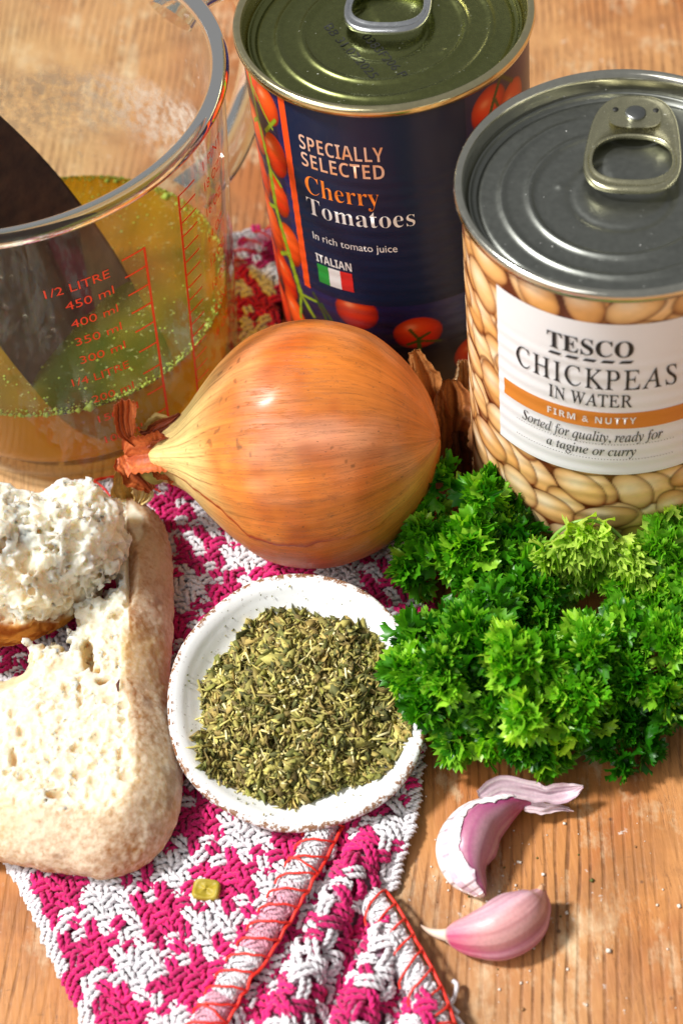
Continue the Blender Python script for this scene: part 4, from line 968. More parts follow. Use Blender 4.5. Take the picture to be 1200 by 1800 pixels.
# ------------------------------------------------------------------ herb dish
BC = np.array([-1.70, 3.72, 1.50]); 
tl = math.radians(13); BR = np.array([[1, 0, 0], [0, math.cos(tl), -math.sin(tl)], [0, math.sin(tl), math.cos(tl)]])
def dish(P): return BC + (np.asarray(P, float) * [1.0, 1.06, 1.0]) @ BR.T
def build_dish():
    t = thing("herb_dish", (BC[0], BC[1], 0.2), "small white speckled pottery dish with brown rim holding dried herbs", "dish")
    prof = smoothpath([(0.0, -0.46), (1.0, -0.46), (1.9, -0.42), (2.35, -0.28), (2.66, -0.04), (2.84, 0.12), (3.02, 0.20), (3.14, 0.17), (3.17, 0.06), (3.08, -0.08), (2.75, -0.42), (2.3, -0.75), (1.7, -0.90), (0.6, -0.90), (0.0, -0.88)], 120)
    na = 220; A = np.linspace(0, 2 * np.pi, na, endpoint=False)
    R = np.maximum(prof[:, 0], 0)[:, None] * (1 + 0.012 * np.cos(2 * A + 0.5) + 0.012 * np.cos(3 * A + 2.1) + 0.006 * np.cos(7 * A))[None]
    Z = prof[:, 1][:, None] + (0.05 * np.cos(2 * A + 1.0) + 0.03 * np.cos(5 * A))[None] * sstep(2.2, 3.1, prof[:, 0])[:, None]
    P = np.stack([R * np.cos(A), R * np.sin(A), Z], -1)
    rimm = (np.exp(-((prof[:, 0] - 3.14) / 0.13) ** 2) * (prof[:, 1] > -0.2))[:, None] + 0 * A[None]
    out = sstep(60, 74, np.arange(120))[:, None] + 0 * A[None]
    Cc = np.stack([rimm, out, 0 * rimm], -1)
    dm = NT("speckled_glaze"); v = dm.cm(); sep = dm.n('ShaderNodeSeparateColor'); dm.t.links.new(dm.col(), sep.inputs[0])
    rim, ou = sep.outputs[0], sep.outputs[1]
    white = dm.mixc(dm.noise(v, 1.0, 3), (0.80, 0.82, 0.83), (0.84, 0.84, 0.82))
    n1 = dm.noise(v, 10.0, 5, 0.7)
    s1 = dm.ramp(n1, [(0.62, 0.0), (0.68, 1.0)])
    c = dm.mixc(dm.math('MULTIPLY', s1, 0.75), white, (0.20, 0.13, 0.09))
    big = dm.ramp(dm.math('ADD', dm.noise(v, 6.0, 5, 0.75), dm.math('MULTIPLY', rim, 0.16)), [(0.615, 0.0), (0.67, 1.0)])
    c = dm.mixc(dm.math('MULTIPLY', big, dm.math('MULTIPLY', rim, 1.6, True)), c, (0.25, 0.12, 0.06))
    c = dm.mixc(dm.math('MULTIPLY', dm.ramp(dm.math('ADD', dm.noise(v, 1.4, 3), dm.math('MULTIPLY', ou, 0.2)), [(0.52, 0.0), (0.66, 1.0)]), dm.math('MULTIPLY', ou, 0.75)), c, (0.42, 0.20, 0.09))
    dm.p(Base_Color=c, Roughness=0.22, Coat_Weight=0.3, Coat_Roughness=0.1)
    dm.bump(dm.noise(v, 3.0, 4), 0.15, 0.05)
    mesh("dish_body", dish(P.reshape(-1, 3)), gridF(120, na, False, True)[:, ::-1], dm.m, t, colours=Cc.reshape(-1, 3))
    # dried herbs heaped inside
    r_ = np.random.default_rng(9)
    def heap(x, y): 
        r = np.hypot(x - 0.10, (y + 0.10) / 0.86) / 2.62
        return -0.34 + 0.52 * np.clip(1 - r ** 2.6, 0, 1) + 0.10 * vnoise(np.stack([x, y, 0 * x], -1), 1.6, 5)
    def place(n, lay=0.10, rmax=2.70, pw=0.5):
        r = rmax * r_.uniform(0, 1, n) ** pw; a = r_.uniform(0, 2 * np.pi, n)
        r = r * (1 + 0.06 * np.cos(3 * a + 1) + 0.04 * np.cos(7 * a))
        x, y = 0.10 + r * np.cos(a), -0.10 + 0.86 * r * np.sin(a)
        z = np.maximum(heap(x, y) + r_.uniform(-lay, lay * 0.6, n), np.interp(np.hypot(x, y), [1.9, 2.35, 2.62, 2.84], [-0.40, -0.26, -0.02, 0.15])); return np.stack([x, y, z], -1)
    def rots(n, tilt=0.5):
        yaw = r_.uniform(0, 2 * np.pi, n); u = r_.normal(0, tilt, n); w = r_.normal(0, tilt, n)
        cy_, sy = np.cos(yaw), np.sin(yaw); Z0 = np.zeros(n); O = np.ones(n)
        Rz = np.stack([np.stack([cy_, -sy, Z0], -1), np.stack([sy, cy_, Z0], -1), np.stack([Z0, Z0, O], -1)], 1)
        Rx = np.stack([np.stack([O, Z0, Z0], -1), np.stack([Z0, np.cos(u), -np.sin(u)], -1), np.stack([Z0, np.sin(u), np.cos(u)], -1)], 1)
        Ry = np.stack([np.stack([np.cos(w), Z0, np.sin(w)], -1), np.stack([Z0, O, Z0], -1), np.stack([-np.sin(w), Z0, np.cos(w)], -1)], 1)
        return Rz @ Rx @ Ry
    pal_leaf = np.array([lin(*c) for c in ((150, 142, 74), (122, 120, 52), (96, 98, 44), (168, 158, 84), (84, 84, 42), (140, 126, 66), (112, 96, 50), (150, 130, 70))])
    pal_stick = np.array([lin(*c) for c in ((196, 182, 120), (172, 160, 88), (156, 144, 76), (124, 116, 60), (110, 98, 60), (176, 166, 96), (210, 200, 150))])
    parts = []; cols = []
    def add(tv, tf, n, sc, pal, lay, tilt, rmax=2.70, pw=0.5):
        Mx = rots(n, tilt) * sc[:, None, :]
        L = place(n, lay, rmax, pw); V, F = scatter(tv, tf, Mx, L)
        c = pal[r_.integers(0, len(pal), n)] * r_.uniform(0.9, 1.75, (n, 1))
        parts.append((dish(V), F)); cols.append(np.repeat(c, len(tv), 0))
    # curled leaf flake, thin closed
    lv = np.array([(-1, 0, 0.2), (-0.4, 0.55, 0.0), (0.45, 0.5, 0.05), (1, 0.05, 0.3), (0.4, -0.5, 0.1), (-0.45, -0.55, 0.05), (0, 0, -0.15), (0, 0, -0.30)])
    lf = np.array([(0, 6, 1), (1, 6, 2), (2, 6, 3), (3, 6, 4), (4, 6, 5), (5, 6, 0), (1, 7, 0), (2, 7, 1), (3, 7, 2), (4, 7, 3), (5, 7, 4), (0, 7, 5)])
    k = np.arange(5) * 2 * np.pi / 5
    sv = np.vstack([np.stack([np.full(5, -1.0), np.cos(k), np.sin(k)], -1), np.stack([0 * k, np.cos(k), np.sin(k) + 0.35], -1), np.stack([np.full(5, 1.0), np.cos(k), np.sin(k)], -1), [(-1, 0, 0), (1, 0, 0)]])
    i5 = np.arange(5); j5 = (i5 + 1) % 5
    sf = np.concatenate([np.stack([a + i5, a + 5 + i5, a + 5 + j5], -1) for a in (0, 5)] + [np.stack([a + i5, a + 5 + j5, a + j5], -1) for a in (0, 5)] + [np.stack([np.full(5, 15), i5, j5], -1), np.stack([np.full(5, 16), 10 + j5, 10 + i5], -1)])
    n = 4000; s = 0.075 + 0.09 * r_.gamma(2.0, 0.5, n); add(lv, lf, n, np.stack([s, s * r_.uniform(0.4, 0.9, n), s * r_.uniform(0.5, 1.4, n)], -1), pal_leaf, 0.16, 0.55)
    n = 1700; L_ = 0.06 + 0.08 * r_.gamma(1.8, 0.5, n); w_ = r_.uniform(0.013, 0.036, n); add(sv, sf, n, np.stack([L_, w_, w_], -1), pal_stick, 0.14, 0.22)
    n = 2600; s = r_.uniform(0.018, 0.045, n); add(lv, lf, n, np.stack([s, s, s * 2], -1), np.vstack([pal_leaf, pal_stick]) * 0.9, 0.12, 1.0)
    n = 45; add(sv, sf, n, np.stack([r_.uniform(0.22, 0.42, n), r_.uniform(0.018, 0.035, n), r_.uniform(0.018, 0.03, n)], -1), pal_stick, 0.04, 0.12, 2.3)
    n = 90; s = r_.uniform(0.12, 0.22, n); add(lv, lf, n, np.stack([s, s * 0.6, s * 0.7], -1), pal_leaf, 0.03, 0.4, 2.4)
    n = 60; s = r_.uniform(0.02, 0.04, n)                                         # strays on the glaze
    a = r_.uniform(0, 2 * np.pi, n); rr = r_.uniform(2.4, 2.85, n); Mx = rots(n, 0.2) * s[:, None, None]
    L = np.stack([rr * np.cos(a), rr * np.sin(a), np.interp(rr, [2.35, 2.62, 2.84, 3.0], [-0.26, -0.02, 0.15, 0.23])], -1)
    V, F = scatter(lv, lf, Mx, L); parts.append((dish(V), F)); cols.append(np.repeat(pal_leaf[r_.integers(0, 6, n)], 8, 0))
    V, F = join(parts)
    # a dark bed under the loose pieces
    g = np.linspace(0, 1, 40); a = np.linspace(0, 2 * np.pi, 80, endpoint=False); GR, GA = np.meshgrid(g * 2.5, a, indexing='ij')
    bx, by = 0.10 + GR * np.cos(GA), -0.10 + 0.86 * GR * np.sin(GA); B_ = dish(np.stack([bx, by, heap(bx, by) - 0.10], -1).reshape(-1, 3))
    V2, F2 = join([(V, F), (B_, gridF(40, 80, False, True)[:, ::-1])])
    Cc = np.vstack(cols + [np.tile(lin(84, 78, 38), (len(B_), 1))])
    hm = mat_vcol("dried_herbs", 0.75, 0.2, 30.0, 0.15, 20.0)
    o = mesh("dried_herbs", V2, F2, hm, None, smooth=False, colours=Cc, at=(BC[0], BC[1], 0.7))
    tag(o, "heap of crumbled olive green dried herbs filling the white dish", "herbs", None, 'stuff')
build_dish()

# ------------------------------------------------------------------ parsley
def build_parsley():
    pm = NT("parsley_leaf"); c = pm.col(); v = pm.cm()
    c2 = pm.mixc(1.0, c, pm.ramp(pm.noise(v, 8, 3), [(0.3, 0.8), (0.7, 1.2)]), 'MULTIPLY')
    pm.p(Base_Color=c2, Roughness=0.36, Specular_IOR_Level=0.5)
    tl_ = pm.n('ShaderNodeBsdfTranslucent'); pm.set(tl_.inputs[0], pm.mixc(1.0, c2, (1.25, 1.5, 0.5), 'MULTIPLY'))
    mx = pm.n('ShaderNodeMixShader'); mx.inputs[0].default_value = 0.38
    pm.t.links.new(pm.b.outputs[0], mx.inputs[1]); pm.t.links.new(tl_.outputs[0], mx.inputs[2]); pm.t.links.new(mx.outputs[0], pm.out.inputs[0])
    stem_m = mat_simple("parsley_stem", tuple(lin(120, 160, 60)), 0.4, var=0.2)
    r_ = np.random.default_rng(21)
    # leaflet templates: a ruffled fan with pointed teeth (x across, y outward, z up), base at the origin
    def template(seed, teeth=4):
        q = np.random.default_rng(seed); V = [(0, 0, 0)]; F = []
        ang = np.linspace(-1.15, 1.15, teeth); ruf = q.uniform(0, 6.28)
        def P(a, r, z): V.append((math.sin(a) * r, math.cos(a) * r, z + 0.20 * r * math.sin(a * 2.6 + ruf))); return len(V) - 1
        prev = None
        for i, a in enumerate(ang):
            w = 1.28 / teeth; L = q.uniform(0.85, 1.1); cu = q.uniform(0.05, 0.30) * q.choice([1, 1, -1])
            bl, bc, br = P(a - w, 0.42, 0.05), P(a, 0.44, -0.03), P(a + w, 0.42, 0.05)
            ml, mc, mr = P(a - w * 0.62, 0.72, 0.10 + cu * .4), P(a, 0.74, cu * .3), P(a + w * 0.62, 0.72, 0.10 + cu * .4)
            tp = P(a + q.normal(0, 0.06), L, cu)
            F += [(0, bc, bl), (0, br, bc), (bl, bc, mc), (bl, mc, ml), (bc, br, mr), (bc, mr, mc), (ml, mc, tp), (mc, mr, tp)]
        return np.array(V), np.array(F)
    def ruffle(seed):
        q = np.random.default_rng(seed); n = 29; span = q.uniform(1.5, 1.9); A = np.linspace(-span, span, n); ph = q.uniform(0, 6.28); wv = q.uniform(3.2, 4.2)
        V = [(0, 0, 0)]; rows = []
        for r, amp, tooth in ((0.42, 0.08, 0), (0.74, 0.22, 0), (0.98, 0.34, 1)):
            row = []
            for i, a in enumerate(A):
                w = math.sin(wv * a + ph + 0.5 * math.sin(2.1 * a)); rr = r * (1 + 0.08 * math.sin(5 * a + ph))
                if tooth: rr += (0.17 if i % 2 else -0.13) * q.uniform(0.7, 1.2)
                aa = a + 0.22 * math.cos(wv * a + ph) * r
                row.append(len(V)); V.append((math.sin(aa) * rr * 0.85, math.cos(aa) * rr * 0.9 + 0.10, amp * w + 0.10 * r * r + (0.05 * q.normal() if tooth else 0)))
            rows.append(row)
        F = [(0, rows[0][i + 1], rows[0][i]) for i in range(n - 1)]
        for a_, b_ in zip(rows[:-1], rows[1:]):
            for i in range(n - 1):
                F += [(a_[i], a_[i + 1], b_[i + 1]), (a_[i], b_[i + 1], b_[i])] if i % 2 else [(a_[i], a_[i + 1], b_[i]), (a_[i + 1], b_[i + 1], b_[i])]
        return np.array(V), np.array(F)
    temps = [ruffle(s) for s in range(5)] + [template(3, 4)]
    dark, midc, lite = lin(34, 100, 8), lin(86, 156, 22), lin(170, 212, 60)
    def clump(ells, n, size, pal, seed, name, label, stem):
        q = np.random.default_rng(seed); parts = []; cols = []
        tt = thing(name, stem[-1], label, "parsley", "sprigs of curly parsley")
        tot = sum((e[3] * e[4]) for e in ells)
        for (cx, cy_, cz, rx, ry, rz) in ells:
            m_ = int(n * rx * ry / tot)
            K_ = max(7, int(8.5 * rx * ry)); td = q.normal(0, 1, (K_, 3)); td /= np.linalg.norm(td, axis=1)[:, None]; td[:, 2] = np.where(td[:, 2] < -0.25, -td[:, 2], td[:, 2])
            tr_ = q.uniform(0.30, 0.52, K_); tp = np.array([cx, cy_, cz]) + td * np.array([rx, ry, rz]) * q.uniform(0.45, 1.08, (K_, 1)); tone = q.normal(0, 0.22, K_)
            for sub in range(6):
                mm = m_ // 6
                ti = q.integers(0, K_, mm); nd = td[ti] / np.array([rx, ry, rz]); nd /= np.linalg.norm(nd, axis=1)[:, None]
                d = q.normal(0, 0.75, (mm, 3)) + nd; d /= np.linalg.norm(d, axis=1)[:, None]
                lump = tone[ti] * 1.4
                L = tp[ti] + d * tr_[ti][:, None] * q.uniform(0.35, 1.0, (mm, 1))
                yv = d * 0.9 + q.normal(0, 0.33, (mm, 3)) + np.array([0, 0, 0.12]); yv /= np.linalg.norm(yv, axis=1)[:, None]
                xv = np.cross(yv, q.normal(0, 1, (mm, 3))); xv /= np.linalg.norm(xv, axis=1)[:, None]; zv = np.cross(xv, yv)
                s = size * q.uniform(0.65, 1.3, mm)
                Mx = np.stack([xv * 0.85, yv, zv], -1) * s[:, None, None]
                tv, tf = temps[sub]; V, F = scatter(tv, tf, Mx, L); V[:, 2] = np.maximum(V[:, 2], 0.03 + 0.05 * (V[:, 2] > -1)); parts.append((V, F))
                k = np.clip(0.5 + 0.55 * lump + q.normal(0, 0.22, mm), 0, 1)
                c_ = np.where((k < 0.5)[:, None], mix(pal[0], pal[1], k * 2), mix(pal[1], pal[2], k * 2 - 1))
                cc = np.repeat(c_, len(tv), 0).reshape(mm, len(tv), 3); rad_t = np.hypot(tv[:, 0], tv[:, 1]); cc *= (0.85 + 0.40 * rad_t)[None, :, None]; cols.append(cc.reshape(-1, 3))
        V, F = join(parts); o = mesh("foliage", V, F, pm.m, tt, smooth=True, colours=np.vstack(cols)); tag(o, kind='stuff')
        P = smoothpath(stem, 16); V, F = tube(P, np.linspace(0.10, 0.13, 16), 8); mesh("stem", V, F, stem_m, tt)
        for e in ells:                                                                   # side stalks into the head
            V, F = tube(smoothpath([stem[0], ((stem[0][0] + e[0]) / 2, (stem[0][1] + e[1]) / 2, (stem[0][2] + e[2]) / 2 + 0.2), (e[0], e[1], e[2])], 8), np.linspace(0.09, 0.05, 8), 6); mesh("stalk", V, F, stem_m, tt)
        return tt
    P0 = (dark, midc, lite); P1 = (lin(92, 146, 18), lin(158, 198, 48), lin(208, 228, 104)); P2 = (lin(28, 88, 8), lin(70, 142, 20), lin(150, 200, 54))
    N_ = "parsley_sprig"
    clump([(2.85, 7.95, 1.75, 1.45, 1.25, 1.35), (2.7, 7.2, 1.3, 1.1, 1.0, 1.1), (3.6, 8.2, 1.5, 1.0, 0.9, 1.0)], 620, 0.46, P0, 1, N_, "bushy green parsley sprig leaning against the onion", [(3.2, 7.6, 1.0), (4.2, 7.0, .6), (5.2, 6.2, .5)])
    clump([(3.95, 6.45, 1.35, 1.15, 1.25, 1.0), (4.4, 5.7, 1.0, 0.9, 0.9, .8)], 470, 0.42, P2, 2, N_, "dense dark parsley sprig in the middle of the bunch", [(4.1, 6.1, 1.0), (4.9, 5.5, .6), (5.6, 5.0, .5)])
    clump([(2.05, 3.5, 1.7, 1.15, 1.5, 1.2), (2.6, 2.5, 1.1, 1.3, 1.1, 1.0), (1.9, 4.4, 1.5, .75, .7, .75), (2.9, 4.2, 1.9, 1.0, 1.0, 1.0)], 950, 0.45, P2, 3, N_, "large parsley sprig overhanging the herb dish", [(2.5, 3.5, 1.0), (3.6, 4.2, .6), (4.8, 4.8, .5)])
    clump([(4.0, 2.9, 1.7, 1.3, 1.25, 1.2), (3.5, 2.0, 0.9, 1.3, .75, .8), (4.9, 3.2, 1.7, 1.0, 1.1, 1.1)], 760, 0.45, P0, 4, N_, "parsley sprig at the front of the bunch above the garlic", [(4.2, 3.0, 1.0), (4.9, 3.9, .6), (5.6, 4.7, .4)])
    clump([(6.1, 3.6, 1.45, 1.3, 1.2, 1.1), (7.1, 3.4, 1.3, 1.1, 1.2, 1.1), (5.6, 2.9, 1.1, .9, .8, .8)], 800, 0.44, P0, 5, N_, "parsley sprig forming the right side of the bunch", [(6.3, 3.7, 1.0), (6.1, 4.3, .6), (5.9, 5.0, .5)])
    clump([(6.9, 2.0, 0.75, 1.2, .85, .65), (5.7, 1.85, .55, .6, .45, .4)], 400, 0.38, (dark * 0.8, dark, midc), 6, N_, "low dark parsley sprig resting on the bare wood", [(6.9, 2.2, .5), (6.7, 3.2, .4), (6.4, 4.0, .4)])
    clump([(8.25, 6.3, 2.0, .85, .75, .9), (8.5, 5.6, 1.5, .8, .7, .8)], 330, 0.44, (midc, lin(120, 176, 44), P1[2]), 7, N_, "yellow green parsley sprig at the foot of the chickpea tin label", [(8.3, 6.1, 1.2), (7.6, 5.8, 1.2), (6.9, 5.8, .9)])
    clump([(7.15, 5.1, 1.5, .85, .65, .65), (7.9, 4.8, 1.3, .8, .7, .7)], 280, 0.42, (midc, lin(104, 160, 40), P1[1]), 8, N_, "small pale parsley sprig behind the right side sprig", [(7.3, 5.0, 1.0), (6.7, 5.0, .8), (6.1, 5.2, .6)])
    # pale drooping frond: leaflets hang from an arched rib
    q = np.random.default_rng(77)
    rib = smoothpath([(4.75, 6.35, 2.2), (5.2, 6.6, 2.9), (5.8, 6.6, 3.3), (6.4, 6.4, 3.25), (6.95, 5.95, 2.7), (7.3, 5.5, 2.0)], 200)
    tt = thing(N_, (5.6, 6.2, 0.1), "pale yellow green drooping parsley frond just below the chickpea tin", "parsley", "sprigs of curly parsley")
    parts = []; cols = []
    n = 260; i = q.integers(0, 200, n); base = rib[i] + q.normal(0, 0.05, (n, 3))
    tdir = np.gradient(rib, axis=0)[i]; tdir /= np.linalg.norm(tdir, axis=1)[:, None]
    dr = q.uniform(0, 1, n) ** 0.9
    out = np.stack([q.normal(0, 0.25, n), -0.75 - 0.3 * dr, 0.55 - 1.7 * dr], -1); out /= np.linalg.norm(out, axis=1)[:, None]
    L = base + np.stack([q.normal(0, .12, n), -0.6 * dr ** 0.7, -1.35 * dr ** 1.3], -1) * 1.0
    for s_ in range(6):
        m_ = (np.arange(n) % 6) == s_; yv = out[m_]; zz = q.normal(0, 0.35, (m_.sum(), 3)) + np.array([0, 0.55, -0.8])
        xv = np.cross(yv, zz); xv /= np.linalg.norm(xv, axis=1)[:, None]; zv = np.cross(xv, yv)
        s = 0.56 * q.uniform(0.7, 1.25, m_.sum()); Mx = np.stack([xv * 0.7, yv, zv * 1.1], -1) * s[:, None, None]
        tv, tf = temps[s_]; V, F = scatter(tv, tf, Mx, L[m_]); parts.append((V, F))
        k = np.clip(0.9 - dr[m_] * 0.9 + q.normal(0, 0.15, m_.sum()), 0, 1); c_ = mix(P1[0], P1[2], k); cols.append(np.repeat(c_, len(tv), 0))
    V, F = join(parts); tag(mesh("foliage", V, F, pm.m, tt, smooth=True, colours=np.vstack(cols)), kind='stuff')
    V, F = tube(rib[::8], 0.05, 6); mesh("rib", V, F, stem_m, tt)
    V, F = tube(smoothpath([(6.6, 6.3, 1.9), (7.3, 6.4, 1.7), (8.2, 6.3, 1.6)], 14), 0.09, 8); mesh("stem", V, F, stem_m, tt)
build_parsley()

# ------------------------------------------------------------------ garlic
def build_garlic():
    gm = mat_vcol("garlic_skin", 0.42, 0.25, 9.0, 0.10, 12.0, Coat_Weight=0.12, Coat_Roughness=0.25, Subsurface_Weight=0.2, Subsurface_Radius=(0.005, 0.003, 0.003))
    def clove(K, name, label, kind, group):
        K = smoothpath(K, 90); C = K[:, :3]; T, N, B = frames(C, (0, -0.1, 1)); m_ = 72
        k = np.linspace(0, 2 * np.pi, m_, endpoint=False)
        u = np.linspace(0, 1, 90)[:, None] + 0 * k[None]; kk = k[None] + 0 * u
        # section: rounded back, two flatter facets meeting in a ridge
        rr = 1 - 0.10 * np.cos(3 * (kk - 0.5)) - 0.03 * np.cos(kk)
        V = C[:, None] + (np.cos(kk) * rr * K[:, 3][:, None])[..., None] * B[:, None] + (np.sin(kk) * rr * K[:, 4][:, None])[..., None] * N[:, None]
        Nz = np.sin(kk); 
        st = vnoise(np.stack([kk * 4.2, u * 0.9, 0 * u + kind], -1), 1.0, 5 + kind); st2 = vnoise(np.stack([kk * 14, u * 1.2, 0 * u], -1), 1.0, 8 + kind)
        white = lin(232, 214, 212); pur = lin(186, 92, 128); tan = lin(206, 156, 132)
        if kind == 1:      # purple inner flank, white outer paper
            Cc = mix(lin(196, 150, 160), lin(164, 74, 122), np.clip(0.45 + 0.5 * st + 0.25 * st2 + 0.35 * sstep(0.5, 0.15, u), 0, 1))
            Cc = mix(Cc, lin(186, 30, 100), sstep(0.32, 0.16, u) * 0.5)
        else:
            Cc = mix(lin(226, 168, 186), lin(158, 62, 112), np.clip(0.55 + 0.9 * st + 0.7 * st2, 0, 1))
            Cc = mix(Cc, lin(216, 84, 120), sstep(0.42, 0.18, u) * 0.7)
            top = sstep(0.62, 0.9, np.cos(kk - 0.95)) * sstep(0.15, 0.4, u)
            Cc = mix(Cc, tan, top * 0.5)
            Cc = mix(Cc, lin(232, 214, 190), sstep(0.12, 0.03, u) + sstep(0.95, 1.0, u) * 0.7)
            Cc = mix(Cc, white, np.exp(-((np.cos(kk - 2.35) - 0.9) / 0.25) ** 2) * 0.35)
        t = thing(name, (*C[45, :2], 0), label, "garlic", group)
        mesh("clove", V.reshape(-1, 3), gridF(90, m_, False, True)[:, ::-1], gm, t, colours=Cc.reshape(-1, 3))
        return t, C, T, N, B, K
    g = "garlic cloves on the bare wood"
    t, C, T, N, B, K = clove([(3.55, 0.62, 0.50, .05, .06), (3.15, 0.62, 0.55, .22, .22), (2.65, 0.42, 0.62, .42, .46), (2.12, 0.10, 0.66, .62, .62), (1.78, -0.42, 0.66, .66, .64), (1.72, -0.92, 0.56, .50, .52), (1.90, -1.32, 0.38, .24, .30), (2.02, -1.50, 0.26, .06, .08)],
          "garlic_clove", "crescent garlic clove with torn white paper and purple flank, nearer the parsley", 1, g)
    # torn outer paper shell over the outer, left side
    m_ = 60; k = np.linspace(math.radians(-80), math.radians(125), m_)
    u = np.linspace(0.16, 0.985, 90); idx = (u * 89).astype(int)
    U = u[:, None] + 0 * k[None]; KK = k[None] + 0 * U
    jag = 0.16 * vnoise(np.stack([U * 12, 0 * U, 0 * U], -1), 1, 3) + 0.08 * vnoise(np.stack([U * 40, 0 * U, 0 * U], -1), 1, 4)
    lim = math.radians(95) + jag + 0.35 * sstep(0.75, 0.4, U) * sstep(0.25, 0.5, U)
    KK = np.minimum(KK, math.radians(180) - lim)
    rr = (1 - 0.10 * np.cos(3 * (KK - 0.5)) - 0.03 * np.cos(KK)) * 1.03 + 0.02 * vnoise(np.stack([KK * 3, U * 9, 0 * U], -1), 1, 7)
    V = C[idx][:, None] + (np.cos(KK) * rr * (K[idx, 3][:, None] + 0.02))[..., None] * B[idx][:, None] + (np.sin(KK) * rr * (K[idx, 4][:, None] + 0.02))[..., None] * N[idx][:, None]
    st = vnoise(np.stack([KK * 6, U * 1.2, 0 * U], -1), 1.0, 15)
    Cc = mix(lin(244, 238, 240), lin(204, 160, 188), np.clip(sstep(0.0, 0.7, st) * 0.6, 0, 1)); Cc = mix(Cc, lin(226, 206, 170), sstep(0.9, 0.99, U) * 0.8)
    mesh("torn_paper", V.reshape(-1, 3), gridF(90, m_)[:, ::-1], gm, t, colours=Cc.reshape(-1, 3))
    def paper(P, ws, sd, c1, c2, parent, name="paper_tail"):
        Kp = smoothpath(P, 50); Wd = smoothpath([(w,) for w in ws], 50)[:, 0]; T_, N_, B_ = frames(Kp, (0.1, -0.6, 0.8)); mm = 20; s = np.linspace(-1, 1, mm); U_ = np.linspace(0, 1, 50)
        j = 1 + 0.2 * vnoise(np.stack([U_ * 12, 0 * U_, 0 * U_ + sd], -1), 1, sd)
        pos = Kp[:, None] + B_[:, None] * (s[None] * (Wd * j)[:, None])[..., None]
        hg = 0.35 * Wd[:, None] * s[None] ** 2 + 0.07 * vnoise(np.stack([np.broadcast_to(s * 3, (50, mm)), U_[:, None] * 4 + 0 * s[None], np.full((50, mm), sd * 1.0)], -1), 1, sd)
        pos = pos + N_[:, None] * hg[..., None]; pos2 = pos - N_[:, None] * 0.012
        F = gridF(50, mm); n0 = 50 * mm; ii = np.arange(n0).reshape(50, mm); ring = np.concatenate([ii[:-1, 0], ii[-1, :-1], ii[::-1, -1][:-1], ii[0, ::-1][:-1]]); q = np.roll(ring, -1)
        st = vnoise(np.stack([np.broadcast_to(s * 6, (50, mm)), U_[:, None] * 1.2 + 0 * s[None], np.full((50, mm), sd * 2.0)], -1), 1, sd)
        cc = mix(c1, c2, np.clip(st * 0.6 + 0.4, 0, 1)).reshape(-1, 3)
        mesh(name, np.vstack([pos.reshape(-1, 3), pos2.reshape(-1, 3)]), [F, F[:, ::-1] + n0, np.stack([ring, q, q + n0, ring + n0], -1)], gm, parent, colours=np.vstack([cc, cc]))
    w1, w2 = lin(232, 214, 216), lin(176, 142, 160)
    paper([(2.25, 0.62, 1.05), (2.8, 0.86, 1.02), (3.35, 0.78, 0.85), (3.85, 0.66, 0.70), (4.35, 0.66, 0.66), (4.75, 0.66, 0.8)], [.16, .28, .24, .22, .24, .03], 3, w1, w2, t)
    paper([(3.3, 0.50, 0.55), (3.8, 0.42, 0.45), (4.2, 0.42, 0.35), (4.45, 0.32, 0.30)], [.10, .14, .08, .01], 6, w1, w2, t)
    t, C, T, N, B, K = clove([(0.95, -2.36, 0.30, .10, .09), (1.20, -2.42, 0.40, .32, .30), (1.65, -2.52, 0.52, .52, .50), (2.2, -2.52, 0.62, .68, .62), (2.75, -2.30, 0.66, .66, .64), (3.12, -2.02, 0.66, .42, .46), (3.30, -1.82, 0.72, .14, .18), (3.34, -1.76, 0.75, .03, .04)],
          "garlic_clove", "plump pink garlic clove with a pointed pale tail, nearest the table's front", 2, g)
    V, F = tube(smoothpath([(1.1, -2.40, .36), (0.85, -2.30, .30), (0.62, -2.18, .30), (0.45, -2.06, .40)], 20), np.linspace(0.17, 0.015, 20), 10)
    mesh("paper_tail", V, F, mat_simple("garlic_tip", tuple(lin(232, 206, 186)), 0.5, var=0.2), t)
    V, F = tube([(3.26, -1.84, .80), (3.34, -1.74, .92)], [0.10, 0.05], 8); mesh("root_end", V, F, mat_simple("garlic_root", tuple(lin(206, 160, 120)), 0.7, var=0.2), t)
build_garlic()

